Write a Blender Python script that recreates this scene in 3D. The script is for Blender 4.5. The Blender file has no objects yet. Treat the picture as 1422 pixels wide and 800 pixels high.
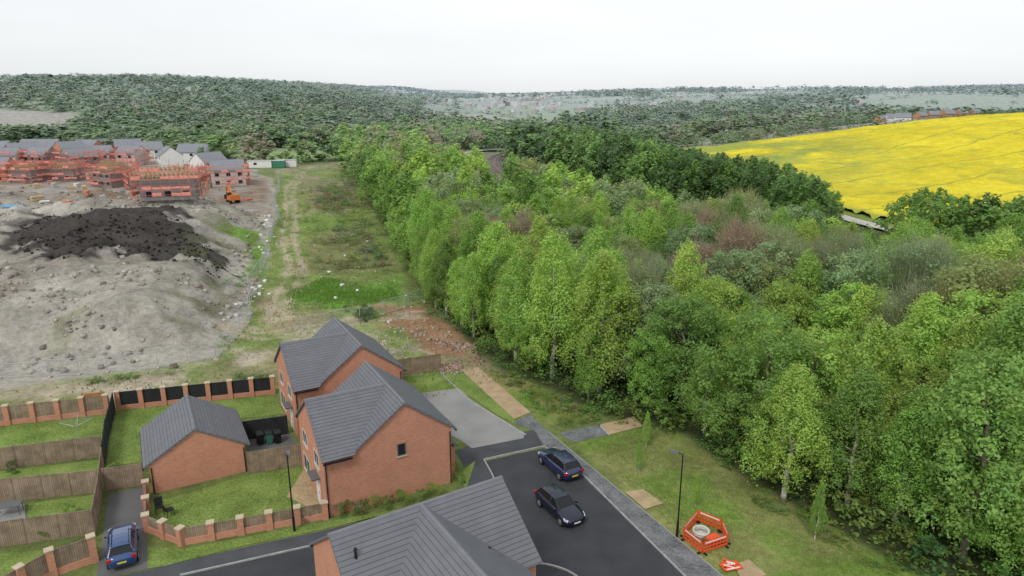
import bpy, math, random
import numpy as np
from mathutils import Vector
from mathutils.geometry import tessellate_polygon
random.seed(7); rng=np.random.default_rng(7)
scene=bpy.context.scene
COL=scene.collection
H=28.0; TH=math.radians(15.7); F=961.0
ct,st=math.cos(TH),math.sin(TH)
def P(px,py,z=0.0):
    u=(px-711)/F; v=(py-400)/F
    t=(H-z)/(st+v*ct)
    return (u*t,(ct-v*st)*t)
def PP(l,z=0.0): return [P(a,b,z) for a,b in l]
def proj(x,y,z):
    t=y*ct+(H-z)*st
    return 711+F*x/t, 400+F*((H-z)*ct-y*st)/t
# ---------------------------------------------------------------- noise
def _h(ix,iy,s):
    n=(ix.astype(np.int64)*374761393+iy.astype(np.int64)*668265263+s*1442695041)&0x7fffffff
    n=((n^(n>>13))*1274126177)&0x7fffffff
    n=(n^(n>>16))&0x7fffffff
    return n/0x7fffffff
def vn(x,y,sc,s=0):
    x=np.asarray(x,float)/sc; y=np.asarray(y,float)/sc
    ix=np.floor(x); iy=np.floor(y); fx=x-ix; fy=y-iy
    fx=fx*fx*(3-2*fx); fy=fy*fy*(3-2*fy)
    a=_h(ix,iy,s);b=_h(ix+1,iy,s);c=_h(ix,iy+1,s);d=_h(ix+1,iy+1,s)
    return (a*(1-fx)+b*fx)*(1-fy)+(c*(1-fx)+d*fx)*fy
def fbm(x,y,sc,s=0,o=4):
    r=0;a=.5;t=0
    for i in range(o):
        r=r+a*vn(x,y,sc/(2**i),s+i*17); t+=a; a*=.5
    return r/t
def S(t):
    t=np.clip(t,0,1); return t*t*(3-2*t)
def inside(poly,x,y):
    r=np.zeros(np.shape(x),bool); n=len(poly)
    for i in range(n):
        x1,y1=poly[i]; x2,y2=poly[(i+1)%n]
        if y1==y2: continue
        c=((y1>y)!=(y2>y))&(x<(x2-x1)*(y-y1)/(y2-y1)+x1)
        r^=c
    return r
def pldist(pts,x,y,closed=False):
    d=np.full(np.shape(x),1e9); n=len(pts)
    for i in range(n if closed else n-1):
        x1,y1=pts[i]; x2,y2=pts[(i+1)%n]
        dx,dy=x2-x1,y2-y1; L=dx*dx+dy*dy+1e-9
        t=np.clip(((x-x1)*dx+(y-y1)*dy)/L,0,1)
        d=np.minimum(d,np.hypot(x-x1-t*dx,y-y1-t*dy))
    return d
def sd(poly,x,y):
    d=pldist(poly,x,y,True)
    return np.where(inside(poly,x,y),d,-d)
# ---------------------------------------------------------------- terrain
MOUND=PP([(-260,545),(0,524),(150,513),(290,495),(345,447),(348,400),(352,350),(372,300),(300,285),(0,285),(-300,285)])
DARK=PP([(20,322),(60,304),(150,298),(215,292),(250,303),(285,325),(318,352),(290,368),(230,364),(150,350),(95,366),(50,362),(25,345)],4.3)
RAIL=[(150,-10),(108,50),(62,115),(30,180),(4,245),(-8,290),(-9,340),(4,410),(40,480)]
FIELD=[(110,60),(97,100),(86,140),(78,180),(58,238),(64,290),(78,340),(250,356),(520,372),(620,60)]
BROWN=[(-430,455),(-290,455),(-335,585),(-480,600)]
MEADOW=PP([(300,206),(472,203),(470,221),(330,226)])
def height(x,y):
    x=np.asarray(x,float); y=np.asarray(y,float)
    d=sd(MOUND,x,y)
    z=S(d/12)*(3.0+2.6*fbm(x,y,18,3))+S(d/4)*((fbm(x,y,4.0,8)-.5)*2.2+(fbm(x,y,1.6,9,2)-.5)*.7)
    dd=sd(DARK,x,y)
    z=z+S((dd+2)/5)*((.5-np.abs(fbm(x,y,3.6,81,4)-.5)*2.4)*1.5+.3)*S(d/6)
    z=z+S((y-72)/30)*(fbm(x,y,9,5)-.5)*.7
    z=z+S((y-112)/10)*S((-x-30)/10)*(1-S((y-190)/20))*np.clip(fbm(x,y,11,44)-.55,0,1)*9
    rd=pldist(RAIL,x,y)
    z=z-2.0*S(1-(rd-4)/10)*S((y-60)/60)
    z=z+18.5*S((x-40)/228)*S((y-75)/240)*(1-.6*S((y-385)/200))
    z=z+40*S((y-380)/520)*S((-x+20)/470)
    cw=S((x+260)/300)
    z=z+cw*(-6*S((y-330)/150)+25*S((y-520)/1000)+(fbm(x,y,330,91,2)-.5)*14*S((y-560)/400))
    z=z+8*S((x-200)/500)*S((y-520)/500)
    r=np.hypot(x,y)
    z=z+10*S((r-1700)/3200)*(.55+.9*fbm(x,y,900,31,3))+S((r-1500)/900)*(fbm(x,y,700,12,3)-.47)*26
    return z
def hz(x,y): return float(height(np.array([x]),np.array([y]))[0])
def G(px,py):
    u=(px-711)/F; v=(py-400)/F
    t=np.concatenate([np.arange(25,400,.5),np.arange(400,2500,4)])
    x=u*t; y=(ct-v*st)*t; z=H-(st+v*ct)*t
    b=np.nonzero(z<height(x,y))[0]
    i=b[0] if len(b) else len(t)-1
    return x[i],y[i],hz(x[i],y[i])
# ---------------------------------------------------------------- materials
def newmat(name):
    m=bpy.data.materials.new(name); m.use_nodes=True; nt=m.node_tree
    for n in list(nt.nodes): nt.nodes.remove(n)
    o=nt.nodes.new('ShaderNodeOutputMaterial'); return m,nt,o
def N(nt,t,**k):
    n=nt.nodes.new(t)
    for a,b in k.items(): setattr(n,a,b)
    return n
def mat(name,c,rough=.8,ns=3.0,amt=.25,bump=.0,metal=0,spec=.3,coat=0,c2=None,fine=30):
    m,nt,o=newmat(name); L=nt.links
    b=N(nt,'ShaderNodeBsdfPrincipled'); b.inputs['Roughness'].default_value=rough
    b.inputs['Metallic'].default_value=metal; b.inputs['Specular IOR Level'].default_value=spec
    b.inputs['Coat Weight'].default_value=coat
    n=N(nt,'ShaderNodeTexNoise'); n.inputs['Scale'].default_value=ns; n.inputs['Detail'].default_value=6
    n2=N(nt,'ShaderNodeTexNoise'); n2.inputs['Scale'].default_value=fine; n2.inputs['Detail'].default_value=3
    geo=N(nt,'ShaderNodeNewGeometry')
    L.new(geo.outputs['Position'],n.inputs['Vector']); L.new(geo.outputs['Position'],n2.inputs['Vector'])
    ad=N(nt,'ShaderNodeMath',operation='ADD'); L.new(n.outputs['Fac'],ad.inputs[0]); L.new(n2.outputs['Fac'],ad.inputs[1])
    mr=N(nt,'ShaderNodeMapRange'); mr.inputs[1].default_value=.7; mr.inputs[2].default_value=1.3
    L.new(ad.outputs[0],mr.inputs[0])
    mx=N(nt,'ShaderNodeMix',data_type='RGBA')
    a=[x*(1-amt) for x in c]; d=[min(1,x*(1+amt)) for x in (c2 or c)]
    mx.inputs[6].default_value=(*a,1); mx.inputs[7].default_value=(*d,1)
    L.new(mr.outputs[0],mx.inputs[0]); L.new(mx.outputs[2],b.inputs['Base Color'])
    if bump:
        bp=N(nt,'ShaderNodeBump'); bp.inputs['Strength'].default_value=bump; bp.inputs['Distance'].default_value=.05
        L.new(ad.outputs[0],bp.inputs['Height']); L.new(bp.outputs[0],b.inputs['Normal'])
    L.new(b.outputs[0],o.inputs[0]); return m
def mat_tex(name,c1,c2,cm,bw,bh,ms,rough=.85,off=.5,bump=.3,amt=.25):
    m,nt,o=newmat(name); L=nt.links
    b=N(nt,'ShaderNodeBsdfPrincipled'); b.inputs['Roughness'].default_value=rough; b.inputs['Specular IOR Level'].default_value=.3
    uv=N(nt,'ShaderNodeUVMap'); br=N(nt,'ShaderNodeTexBrick'); br.offset=off
    br.inputs['Scale'].default_value=1; br.inputs['Brick Width'].default_value=bw; br.inputs['Row Height'].default_value=bh
    br.inputs['Mortar Size'].default_value=ms; br.inputs['Mortar Smooth'].default_value=.3
    br.inputs['Color1'].default_value=(*c1,1); br.inputs['Color2'].default_value=(*c2,1); br.inputs['Mortar'].default_value=(*cm,1)
    L.new(uv.outputs[0],br.inputs['Vector'])
    geo=N(nt,'ShaderNodeNewGeometry'); n=N(nt,'ShaderNodeTexNoise'); n.inputs['Scale'].default_value=1.2; n.inputs['Detail'].default_value=8; n.inputs['Roughness'].default_value=.65
    L.new(geo.outputs['Position'],n.inputs['Vector'])
    mr=N(nt,'ShaderNodeMapRange'); mr.inputs[1].default_value=.3; mr.inputs[2].default_value=.7; mr.inputs[3].default_value=1-amt; mr.inputs[4].default_value=1+amt
    L.new(n.outputs['Fac'],mr.inputs[0])
    mu=N(nt,'ShaderNodeVectorMath',operation='SCALE'); L.new(br.outputs['Color'],mu.inputs[0]); L.new(mr.outputs[0],mu.inputs['Scale'])
    L.new(mu.outputs[0],b.inputs['Base Color'])
    bp=N(nt,'ShaderNodeBump'); bp.invert=True; bp.inputs['Strength'].default_value=bump; bp.inputs['Distance'].default_value=.03
    L.new(br.outputs['Fac'],bp.inputs['Height']); L.new(bp.outputs[0],b.inputs['Normal'])
    L.new(b.outputs[0],o.inputs[0]); return m
def mat_leaf():
    m,nt,o=newmat('foliage'); L=nt.links
    at=N(nt,'ShaderNodeAttribute',attribute_name='Col'); oi=N(nt,'ShaderNodeObjectInfo')
    mu=N(nt,'ShaderNodeMix',data_type='RGBA',blend_type='MULTIPLY'); mu.inputs[0].default_value=1
    L.new(at.outputs['Color'],mu.inputs[6]); L.new(oi.outputs['Color'],mu.inputs[7])
    d=N(nt,'ShaderNodeBsdfPrincipled'); d.inputs['Roughness'].default_value=.6; d.inputs['Specular IOR Level'].default_value=.2
    t=N(nt,'ShaderNodeBsdfTranslucent'); ms=N(nt,'ShaderNodeMixShader'); ms.inputs[0].default_value=.45
    L.new(mu.outputs[2],d.inputs['Base Color']); L.new(mu.outputs[2],t.inputs['Color'])
    L.new(d.outputs[0],ms.inputs[1]); L.new(t.outputs[0],ms.inputs[2]); L.new(ms.outputs[0],o.inputs[0])
    return m
def mat_attr(name,rough=.95,bump=.5,scales=(.25,1.6,9.0),amt=.45,lines=False):
    m,nt,o=newmat(name); L=nt.links
    at=N(nt,'ShaderNodeAttribute',attribute_name='Col'); geo=N(nt,'ShaderNodeNewGeometry')
    b=N(nt,'ShaderNodeBsdfPrincipled'); b.inputs['Roughness'].default_value=rough; b.inputs['Specular IOR Level'].default_value=.1
    prev=None
    for i,s in enumerate(scales):
        n=N(nt,'ShaderNodeTexNoise'); n.inputs['Scale'].default_value=s; n.inputs['Detail'].default_value=5; n.inputs['Roughness'].default_value=.65
        L.new(geo.outputs['Position'],n.inputs['Vector'])
        if prev is None: prev=n.outputs['Fac']
        else:
            a=N(nt,'ShaderNodeMath',operation='ADD'); L.new(prev,a.inputs[0]); L.new(n.outputs['Fac'],a.inputs[1]); prev=a.outputs[0]
    mr=N(nt,'ShaderNodeMapRange'); k=len(scales)*.5; mr.inputs[1].default_value=k-.35; mr.inputs[2].default_value=k+.35
    mr.inputs[3].default_value=1-amt; mr.inputs[4].default_value=1+amt; L.new(prev,mr.inputs[0])
    sc=N(nt,'ShaderNodeVectorMath',operation='SCALE'); L.new(at.outputs['Color'],sc.inputs[0]); L.new(mr.outputs[0],sc.inputs['Scale'])
    out=sc.outputs[0]
    if lines:
        dp=N(nt,'ShaderNodeVectorMath',operation='DOT_PRODUCT'); dp.inputs[1].default_value=(-.36/1.0,.93,0)
        L.new(geo.outputs['Position'],dp.inputs[0])
        nn=N(nt,'ShaderNodeTexNoise'); nn.inputs['Scale'].default_value=.012; L.new(geo.outputs['Position'],nn.inputs['Vector'])
        ma=N(nt,'ShaderNodeMath',operation='MULTIPLY_ADD'); ma.inputs[1].default_value=40; L.new(nn.outputs['Fac'],ma.inputs[0]); L.new(dp.outputs['Value'],ma.inputs[2])
        dv=N(nt,'ShaderNodeMath',operation='DIVIDE'); dv.inputs[1].default_value=20; L.new(ma.outputs[0],dv.inputs[0])
        fr=N(nt,'ShaderNodeMath',operation='FRACT'); L.new(dv.outputs[0],fr.inputs[0])
        lt=N(nt,'ShaderNodeMath',operation='LESS_THAN'); lt.inputs[1].default_value=.055; L.new(fr.outputs[0],lt.inputs[0])
        m5=N(nt,'ShaderNodeMath',operation='MULTIPLY'); m5.inputs[1].default_value=.55; L.new(lt.outputs[0],m5.inputs[0])
        mx=N(nt,'ShaderNodeMix',data_type='RGBA'); mx.inputs[7].default_value=(.28,.31,.05,1); L.new(m5.outputs[0],mx.inputs[0]); L.new(out,mx.inputs[6]); out=mx.outputs[2]
    L.new(out,b.inputs['Base Color'])
    bp=N(nt,'ShaderNodeBump'); bp.inputs['Strength'].default_value=bump; bp.inputs['Distance'].default_value=.25
    L.new(prev,bp.inputs['Height']); L.new(bp.outputs[0],b.inputs['Normal'])
    L.new(b.outputs[0],o.inputs[0]); return m
M={}
M['brick']=mat_tex('red_brick',(.58,.25,.15),(.48,.19,.11),(.5,.36,.27),.225,.075,.008,amt=.08)
M['tile']=mat_tex('roof_tile',(.155,.16,.176),(.145,.15,.165),(.075,.078,.088),60,.27,.016,rough=.75,bump=.8,amt=.10)
M['tilefar']=mat_tex('slate_grey_roof',(.25,.265,.29),(.23,.245,.27),(.14,.14,.16),60,.34,.03,amt=.10)
M['asphalt']=mat('asphalt',(.048,.051,.057),.9,.45,.3,.1,fine=60)
M['asphalt2']=mat('footway_asphalt',(.07,.074,.082),.9,.6,.3,.1,fine=60)
M['grey']=mat('grey_block',(.16,.165,.17),.9,.9,.5,.2,fine=7)
M['conc']=mat('concrete',(.27,.27,.265),.9,.4,.2,.1,fine=30)
M['drive']=mat('driveway_tarmac',(.13,.13,.13),.9,.5,.25,.1,fine=40)
M['tan']=mat('buff_gravel',(.42,.31,.19),.95,1,.25,.2,fine=30)
M['kerb']=mat('kerb_concrete',(.34,.34,.335),.9,2,.25)
M['lawn']=mat('lawn_grass',(.125,.21,.035),.95,.5,.30,.4,c2=(.19,.25,.065),fine=6)
M['timber']=mat_tex('fence_timber',(.31,.235,.165),(.245,.185,.13),(.08,.06,.04),.12,4.0,.008,off=0,amt=.35)
M['orangewood']=mat_tex('new_timber',(.45,.22,.08),(.40,.19,.07),(.12,.06,.03),.12,4.0,.008,off=0)
M['blackfence']=mat_tex('dark_stained_timber',(.03,.032,.035),(.022,.024,.027),(.008,.008,.008),.12,4.0,.008,off=0)
M['buff']=mat('buff_stone',(.5,.42,.30),.85,4,.12)
M['black']=mat('black_plastic',(.015,.015,.017),.5,4,.1)
M['white']=mat('white_render',(.72,.71,.68),.8,1,.08)
M['upvc']=mat('window_frame_grey',(.12,.125,.13),.5,4,.05)
M['wframe']=mat('white_frame',(.6,.6,.59),.5,4,.05)
M['glass']=mat('window_glass',(.02,.025,.03),.06,4,.1,spec=.6)
M['steel']=mat('galvanised_steel',(.5,.51,.52),.5,4,.12,metal=.3)
M['bark']=mat('bark',(.18,.15,.12),.95,3,.4,.3,fine=12)
M['birchbark']=mat('birch_bark',(.45,.42,.37),.95,2,.5,.3,fine=8)
M['red']=mat('red_painted_tube',(.62,.17,.12),.7,1.5,.25)
M['net']=mat('faded_red_netting',(.76,.30,.25),.9,1.5,.3)
M['orange']=mat('orange_plastic',(.78,.10,.03),.5,4,.1)
M['lumber']=mat('pale_lumber',(.50,.37,.21),.8,2,.2)
M['board']=mat('weathered_scaffold_board',(.40,.27,.21),.9,2,.2)
M['leaf']=mat_leaf()
M['ground']=mat_attr('ground_soil_and_grass')
M['rape']=mat_attr('rapeseed_flowers',bump=.8,scales=(.03,.3,1.4,5.0),amt=.27,lines=True)
M['ballast']=mat('ballast',(.20,.175,.155),.95,2,.3,.2)
M['road_far']=mat('worn_concrete_road',(.46,.44,.40),.95,1,.2)
M['rail']=mat('rail_steel',(.12,.09,.075),.5,4,.2,metal=.4)
M['paintnavy']=mat('navy_car_paint',(.012,.02,.075),.25,3,.05,spec=.5,coat=1)
M['paintblue']=mat('blue_car_paint',(.010,.05,.17),.25,3,.05,spec=.5,coat=1)
M['paintblack']=mat('dark_navy_car_paint',(.006,.009,.026),.3,3,.05,spec=.4,coat=.7)
M['carglass']=mat('car_glass',(.012,.014,.017),.12,4,.05,spec=.4)
M['tyre']=mat('tyre_rubber',(.02,.02,.02),.85,4,.1)
M['alloy']=mat('alloy_rim',(.45,.46,.48),.35,4,.1,metal=.7)
M['lampw']=mat('headlamp_lens',(.6,.62,.65),.15,4,.05)
M['lampr']=mat('tail_lamp_lens',(.45,.01,.01),.2,4,.05)
M['yellow']=mat('yellow_plate',(.75,.55,.03),.5,4,.05)
M['whitep']=mat('white_plate',(.75,.75,.73),.5,4,.05)
M['plantorange']=mat('excavator_orange',(.6,.18,.04),.5,3,.15)
M['cream']=mat('cream_duct',(.55,.53,.47),.7,5,.15)
M['bluetarp']=mat('blue_tarp',(.14,.30,.45),.5,2,.2)
M['green']=mat('green_cabin',(.05,.2,.13),.6,2,.15)
M['dug']=mat('dug_earth',(.2,.12,.07),.95,2,.4,.3)
M['ridge']=mat('ridge_tile',(.175,.18,.195),.8,3,.15)
# ---------------------------------------------------------------- mesh builder
class MB:
    def __init__(s): s.v=[];s.f=[];s.m=[]
    def face(s,pts,m=0):
        n=len(s.v); s.v+= [tuple(p) for p in pts]; s.f.append(tuple(range(n,n+len(pts)))); s.m.append(m)
    def hexa(s,b,t,m=0):
        n=len(s.v); s.v+=[tuple(p) for p in b]+[tuple(p) for p in t]; k=len(b)
        s.f.append(tuple(range(n+k-1,n-1,-1))); s.f.append(tuple(range(n+k,n+2*k))); s.m+=[m,m]
        for i in range(k):
            j=(i+1)%k; s.f.append((n+i,n+j,n+k+j,n+k+i)); s.m.append(m)
    def box(s,x0,x1,y0,y1,z0,z1,m=0):
        s.hexa([(x0,y0,z0),(x1,y0,z0),(x1,y1,z0),(x0,y1,z0)],[(x0,y0,z1),(x1,y0,z1),(x1,y1,z1),(x0,y1,z1)],m)
    def cyl(s,p0,p1,r0,r1=None,n=8,m=0):
        r1=r0 if r1 is None else r1
        p0=Vector(p0);p1=Vector(p1);d=(p1-p0).normalized()
        a=d.orthogonal().normalized(); b=d.cross(a)
        A=[p0+(a*math.cos(2*math.pi*i/n)+b*math.sin(2*math.pi*i/n))*r0 for i in range(n)]
        B=[p1+(a*math.cos(2*math.pi*i/n)+b*math.sin(2*math.pi*i/n))*r1 for i in range(n)]
        s.hexa(A,B,m)
    def beam(s,p0,p1,w,h,m=0):
        p0=Vector(p0);p1=Vector(p1);d=(p1-p0).normalized()
        a=Vector((-d.y,d.x,0)); a=a.normalized() if a.length>1e-4 else Vector((1,0,0)); b=d.cross(a)
        q=[a*w/2+b*h/2,-a*w/2+b*h/2,-a*w/2-b*h/2,a*w/2-b*h/2]
        s.hexa([p0+k for k in q],[p1+k for k in q],m)
    def torus(s,c,R,r,n=24,k=8,m=0):
        b=len(s.v)
        for i in range(n):
            A=2*math.pi*i/n
            for j in range(k):
                B=2*math.pi*j/k; s.v.append((c[0]+(R+r*math.cos(B))*math.cos(A),c[1]+(R+r*math.cos(B))*math.sin(A),c[2]+r*math.sin(B)))
        for i in range(n):
            for j in range(k):
                s.f.append((b+i*k+j,b+((i+1)%n)*k+j,b+((i+1)%n)*k+(j+1)%k,b+i*k+(j+1)%k)); s.m.append(m)
    def mesh(s,name,mats,smooth=False):
        me=bpy.data.meshes.new(name); me.from_pydata(s.v,[],s.f)
        for q in mats: me.materials.append(M[q] if isinstance(q,str) else q)
        me.polygons.foreach_set('material_index',s.m)
        uv=me.uv_layers.new(name='UVMap')
        for p in me.polygons:
            n=p.normal
            t1=Vector((1,0,0)) if abs(n.z)>.98 else Vector((-n.y,n.x,0)).normalized()
            t2=n.cross(t1)
            for li in p.loop_indices:
                c=me.vertices[me.loops[li].vertex_index].co
                uv.data[li].uv=(c.dot(t1),c.dot(t2))
        if smooth: me.polygons.foreach_set('use_smooth',[True]*len(me.polygons))
        me.update(); return me
    def obj(s,name,mats,parent=None,loc=(0,0,0),rot=0,smooth=False):
        return mkobj(name,s.mesh(name,mats,smooth),parent,loc,rot)
def mkobj(name,me,parent=None,loc=(0,0,0),rot=0):
    o=bpy.data.objects.new(name,me); COL.objects.link(o); o.location=loc; o.rotation_euler=(0,0,rot)
    if parent: o.parent=parent
    return o
def tag(o,label,cat,group=None,kind=None):
    o['label']=label; o['category']=cat
    if group: o['group']=group
    if kind: o['kind']=kind
    return o
def root(name,label,cat,loc,rot=0,group=None):
    return tag(mkobj(name,None,None,loc,rot),label,cat,group)
def np_mesh(name,v,q,col,m):
    me=bpy.data.meshes.new(name); me.vertices.add(len(v)); me.vertices.foreach_set('co',np.ascontiguousarray(v,dtype=np.float32).ravel())
    k=q.shape[1]; me.loops.add(q.size); me.loops.foreach_set('vertex_index',np.ascontiguousarray(q,dtype=np.int32).ravel())
    me.polygons.add(len(q)); me.polygons.foreach_set('loop_start',np.arange(0,q.size,k,dtype=np.int32))
    me.update(calc_edges=True)
    a=me.color_attributes.new('Col','FLOAT_COLOR','POINT')
    c=np.ones((len(v),4),np.float32); c[:,:3]=col; a.data.foreach_set('color',c.ravel())
    me.materials.append(m); return me
# ---------------------------------------------------------------- ground
HAZE=np.array([.43,.48,.50])  # aerial haze painted into the base colours, stronger with distance
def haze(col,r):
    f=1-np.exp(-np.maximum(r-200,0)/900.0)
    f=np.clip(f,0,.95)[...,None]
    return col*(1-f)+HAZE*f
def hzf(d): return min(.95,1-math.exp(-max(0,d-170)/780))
def cells(x,y):
    c,s=math.cos(.45),math.sin(.45)
    wx=x+60*vn(x,y,260,71); wy=y+60*vn(x,y,260,72)
    a=(c*wx+s*wy)/210; b=(-s*wx+c*wy)/170
    ia,ib=np.floor(a),np.floor(b)
    ed=np.minimum(np.minimum(a-ia,1-a+ia)*210,np.minimum(b-ib,1-b+ib)*170)
    return _h(ia,ib,5),ed
FOREST=PP([(1700,1000),(1380,850),(1212,770),(1092,702),(1000,645),(950,606),(850,583),(722,524),(642,476),(605,430),(550,350),(507,275),(482,240),(470,222)])+[(-110,430),(-60,620),(75,620),(60,330),(54,250),(66,190),(75,150),(86,110),(104,60),(135,-10)]
SITE=PP([(-400,212),(0,214),(200,222),(352,236),(378,250),(384,300),(372,370),(352,440),(322,500),(180,530),(0,548),(-500,590)])
ROUGH=PP([(384,232),(480,226),(520,300),(560,400),(600,445),(700,520),(720,540),(560,560),(330,540),(0,575),(-500,640),(-500,590),(0,546),(300,500),(350,440),(372,370),(384,300)])
def ground_color(x,y):
    r=np.hypot(x,y); n1=fbm(x,y,14,101); n2=fbm(x,y,3.5,102); n3=fbm(x,y,40,103)
    def C(*a): return np.array(a)[None,:]
    col=np.repeat(C(.15,.19,.06),len(x),0)*(.75+.5*n1)[:,None]
    def put(m,c): 
        nonlocal col
        m=np.clip(m,0,1)[:,None]; col=col*(1-m)+c*m
    ch,ed=cells(x,y)
    far=S((r-330)/60)
    fc=np.where((ch<.45)[:,None],C(.15,.22,.075),np.where((ch<.72)[:,None],C(.18,.24,.10),np.where((ch<.86)[:,None],C(.30,.26,.19),C(.12,.17,.075))))
    put(far,fc*(.8+.4*n3)[:,None])
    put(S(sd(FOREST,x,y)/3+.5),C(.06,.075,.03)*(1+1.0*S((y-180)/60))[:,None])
    put(S(1-(pldist(RAIL,x,y)-7)/4)*S((y-60)/40),C(.18,.20,.09))
    ds=sd(SITE,x,y)+ (n1-.5)*5
    put(S(ds/2+.5),C(.355,.33,.285)*(.7+.6*n1)[:,None])
    bm=S((y-150)/18)*S(ds/3)
    put(bm*S((n3+n1-.75)*4),C(.23,.165,.12))
    put(bm*S((n2+n3-1.15)*5)*.8,C(.38,.35,.31))
    put(S(ds/3)*S((n2*.5+n1*.5-.52)*9)*.5,C(.45,.42,.375))
    put(S(ds/3)*S((n2*.5+n3*.5-.54)*9)*.6,C(.21,.185,.15))
    dd=sd(DARK,x,y)+(n2-.5)*12+(n1-.5)*9
    dk=C(.042,.037,.034)*(.65+.9*fbm(x*1.0,y*2.2,2.6,222))[:,None]
    put(S(dd/1.8+.5)*.95,dk)
    D2=PP([(0,312),(40,305),(60,330),(20,340)],4)
    put(S((sd(D2,x,y)+(n2-.5)*6)/2+.5)*.6,C(.08,.07,.065))
    md=sd(MOUND,x,y)
    put(S((md-1)/3)*S(1-(md-7)/6)*S((n2-.5)*6)*.5,C(.16,.17,.08))
    dr=sd(ROUGH,x,y)+(n2-.5)*3
    g=S((n1*.6+n3*.4-.37)*9)[:,None]
    rc=C(.19,.25,.075)*g+C(.30,.26,.16)*(1-g)
    put(S(dr/2+.5),rc*(.65+.7*n2)[:,None])
    near=S(dr/2)*S((84-y)/10)*S((n2*.6+n1*.4-.43)*8)
    put(near,C(.38,.33,.25)*(.75+.5*n2)[:,None])
    def blob(pl,c,soft,nz,k=1.,z=0):
        put(S((sd(PP(pl,z),x,y)+(n2-.5)*nz+(n1-.5)*nz*.6)/soft+.5)*k,np.array(c)[None,:]*(.7+.6*n2)[:,None])
    blob([(395,395),(415,402),(450,385),(500,395),(540,392),(556,415),(520,418),(480,428),(420,424),(400,430),(390,415)],(.125,.24,.04),1.6,9)
    blob([(420,345),(450,318),(500,315),(540,372),(480,380),(430,375)],(.20,.19,.09),3,9,.8)
    blob([(318,335),(350,320),(368,335),(362,385),(345,392),(350,360)],(.14,.24,.045),2,6)
    blob([(425,300),(500,285),(515,310),(460,320),(425,330)],(.17,.25,.06),3,7,.8)
    blob([(415,255),(480,245),(500,268),(480,300),(430,300)],(.22,.20,.12),4,8,.7)
    blob([(520,425),(600,428),(640,470),(690,515),(640,505),(590,484),(545,455)],(.31,.175,.105),2,5,.95)
    for tr in ([(384,440),(395,405),(415,375),(398,340),(405,300),(400,262),(420,240)],[(325,455),(360,470),(430,455),(520,440),(600,436)]):
        w=smooth(PP(tr)); dt=pldist(w,x,y); dt=np.abs(dt-1.0)
        put(S((1.1-dt+(n2-.5)*2.4)/.9)*.8,C(.42,.36,.26))
    blob([(320,214),(470,207),(470,219),(380,228),(330,222)],(.20,.29,.08),5,6)
    V=PP([(800,612),(890,596),(945,605),(1000,645),(1092,702),(1212,770),(1380,850),(1400,1000),(1200,1000)])
    g=S((n1*.55+n2*.45-.42)*7)[:,None]
    put(S((sd(V,x,y)+1.0)/1.5),(C(.16,.24,.05)*g+C(.26,.27,.10)*(1-g))*(.75+.5*n2)[:,None])
    V2=PP([(665,512),(735,575),(760,590),(850,583),(722,524)])
    put(S((sd(V2,x,y)+.3)/.8),(C(.16,.24,.05)*g+C(.27,.25,.10)*(1-g))*(.75+.5*n2)[:,None])
    put(S((sd(FIELD,x,y)+3)/2),C(.19,.26,.06))
    put(S(sd(BROWN,x,y)/6+.5),C(.30,.25,.18))
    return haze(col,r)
def smooth(pts,k=2):
    for _ in range(k):
        o=[pts[0]]
        for a,b in zip(pts[:-1],pts[1:]):
            o+=[(a[0]*.75+b[0]*.25,a[1]*.75+b[1]*.25),(a[0]*.25+b[0]*.75,a[1]*.25+b[1]*.75)]
        pts=o+[pts[-1]]
    return pts
nr,na=700,640
rr=np.exp(np.linspace(math.log(7),math.log(9000),nr)); aa=np.radians(np.linspace(-72,72,na))
RR,AA=np.meshgrid(rr,aa,indexing='ij')
X=(RR*np.sin(AA)).ravel(); Y=(RR*np.cos(AA)).ravel()
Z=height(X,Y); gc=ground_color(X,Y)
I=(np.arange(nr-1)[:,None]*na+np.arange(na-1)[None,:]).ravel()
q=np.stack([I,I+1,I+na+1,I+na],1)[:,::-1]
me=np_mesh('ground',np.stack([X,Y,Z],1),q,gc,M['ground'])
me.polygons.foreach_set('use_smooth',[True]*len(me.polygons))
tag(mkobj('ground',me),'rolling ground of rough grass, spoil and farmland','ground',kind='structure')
# rapeseed crop
gx,gy=np.meshgrid(np.arange(50,520,1.2),np.arange(62,376,1.2),indexing='ij')
sh=gx.shape; fx=gx.ravel(); fy=gy.ravel()
fd=sd(FIELD,fx,fy); fz=height(fx,fy)+np.where(fd>0,.95,.1)+ (fbm(fx,fy,3,55,3)-.5)*.8
gn=fbm(fx,fy,30,61); gp=S((110-np.hypot(fx-62,(fy-345)*.6))/50)*S((gn-.28)*5)
fc=np.array([[.68,.57,.035]])*(.88+.24*fbm(fx,fy,9,66))[:,None]
gm=(np.clip(gp*.8+.34*S((fbm(fx,fy,6,77)-.58)*6)+S(1-fd/4)*.8+S(1-(fx-58)/22)*.5*S((fy-230)/20),0,1))[:,None]
fc=fc*(1-gm)+np.array([[.27,.34,.08]])*gm
ok=(fd>-.6).reshape(sh); okc=ok[:-1,:-1]&ok[1:,:-1]&ok[:-1,1:]&ok[1:,1:]
ii=np.arange(fx.size).reshape(sh)
q=np.stack([ii[:-1,:-1][okc],ii[1:,:-1][okc],ii[1:,1:][okc],ii[:-1,1:][okc]],1)
tag(mkobj('rapeseed_crop',np_mesh('rapeseed_crop',np.stack([fx,fy,fz],1),q,fc,M['rape'])),'bright yellow flowering rapeseed crop on the hillside','crop field',kind='stuff')
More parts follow.
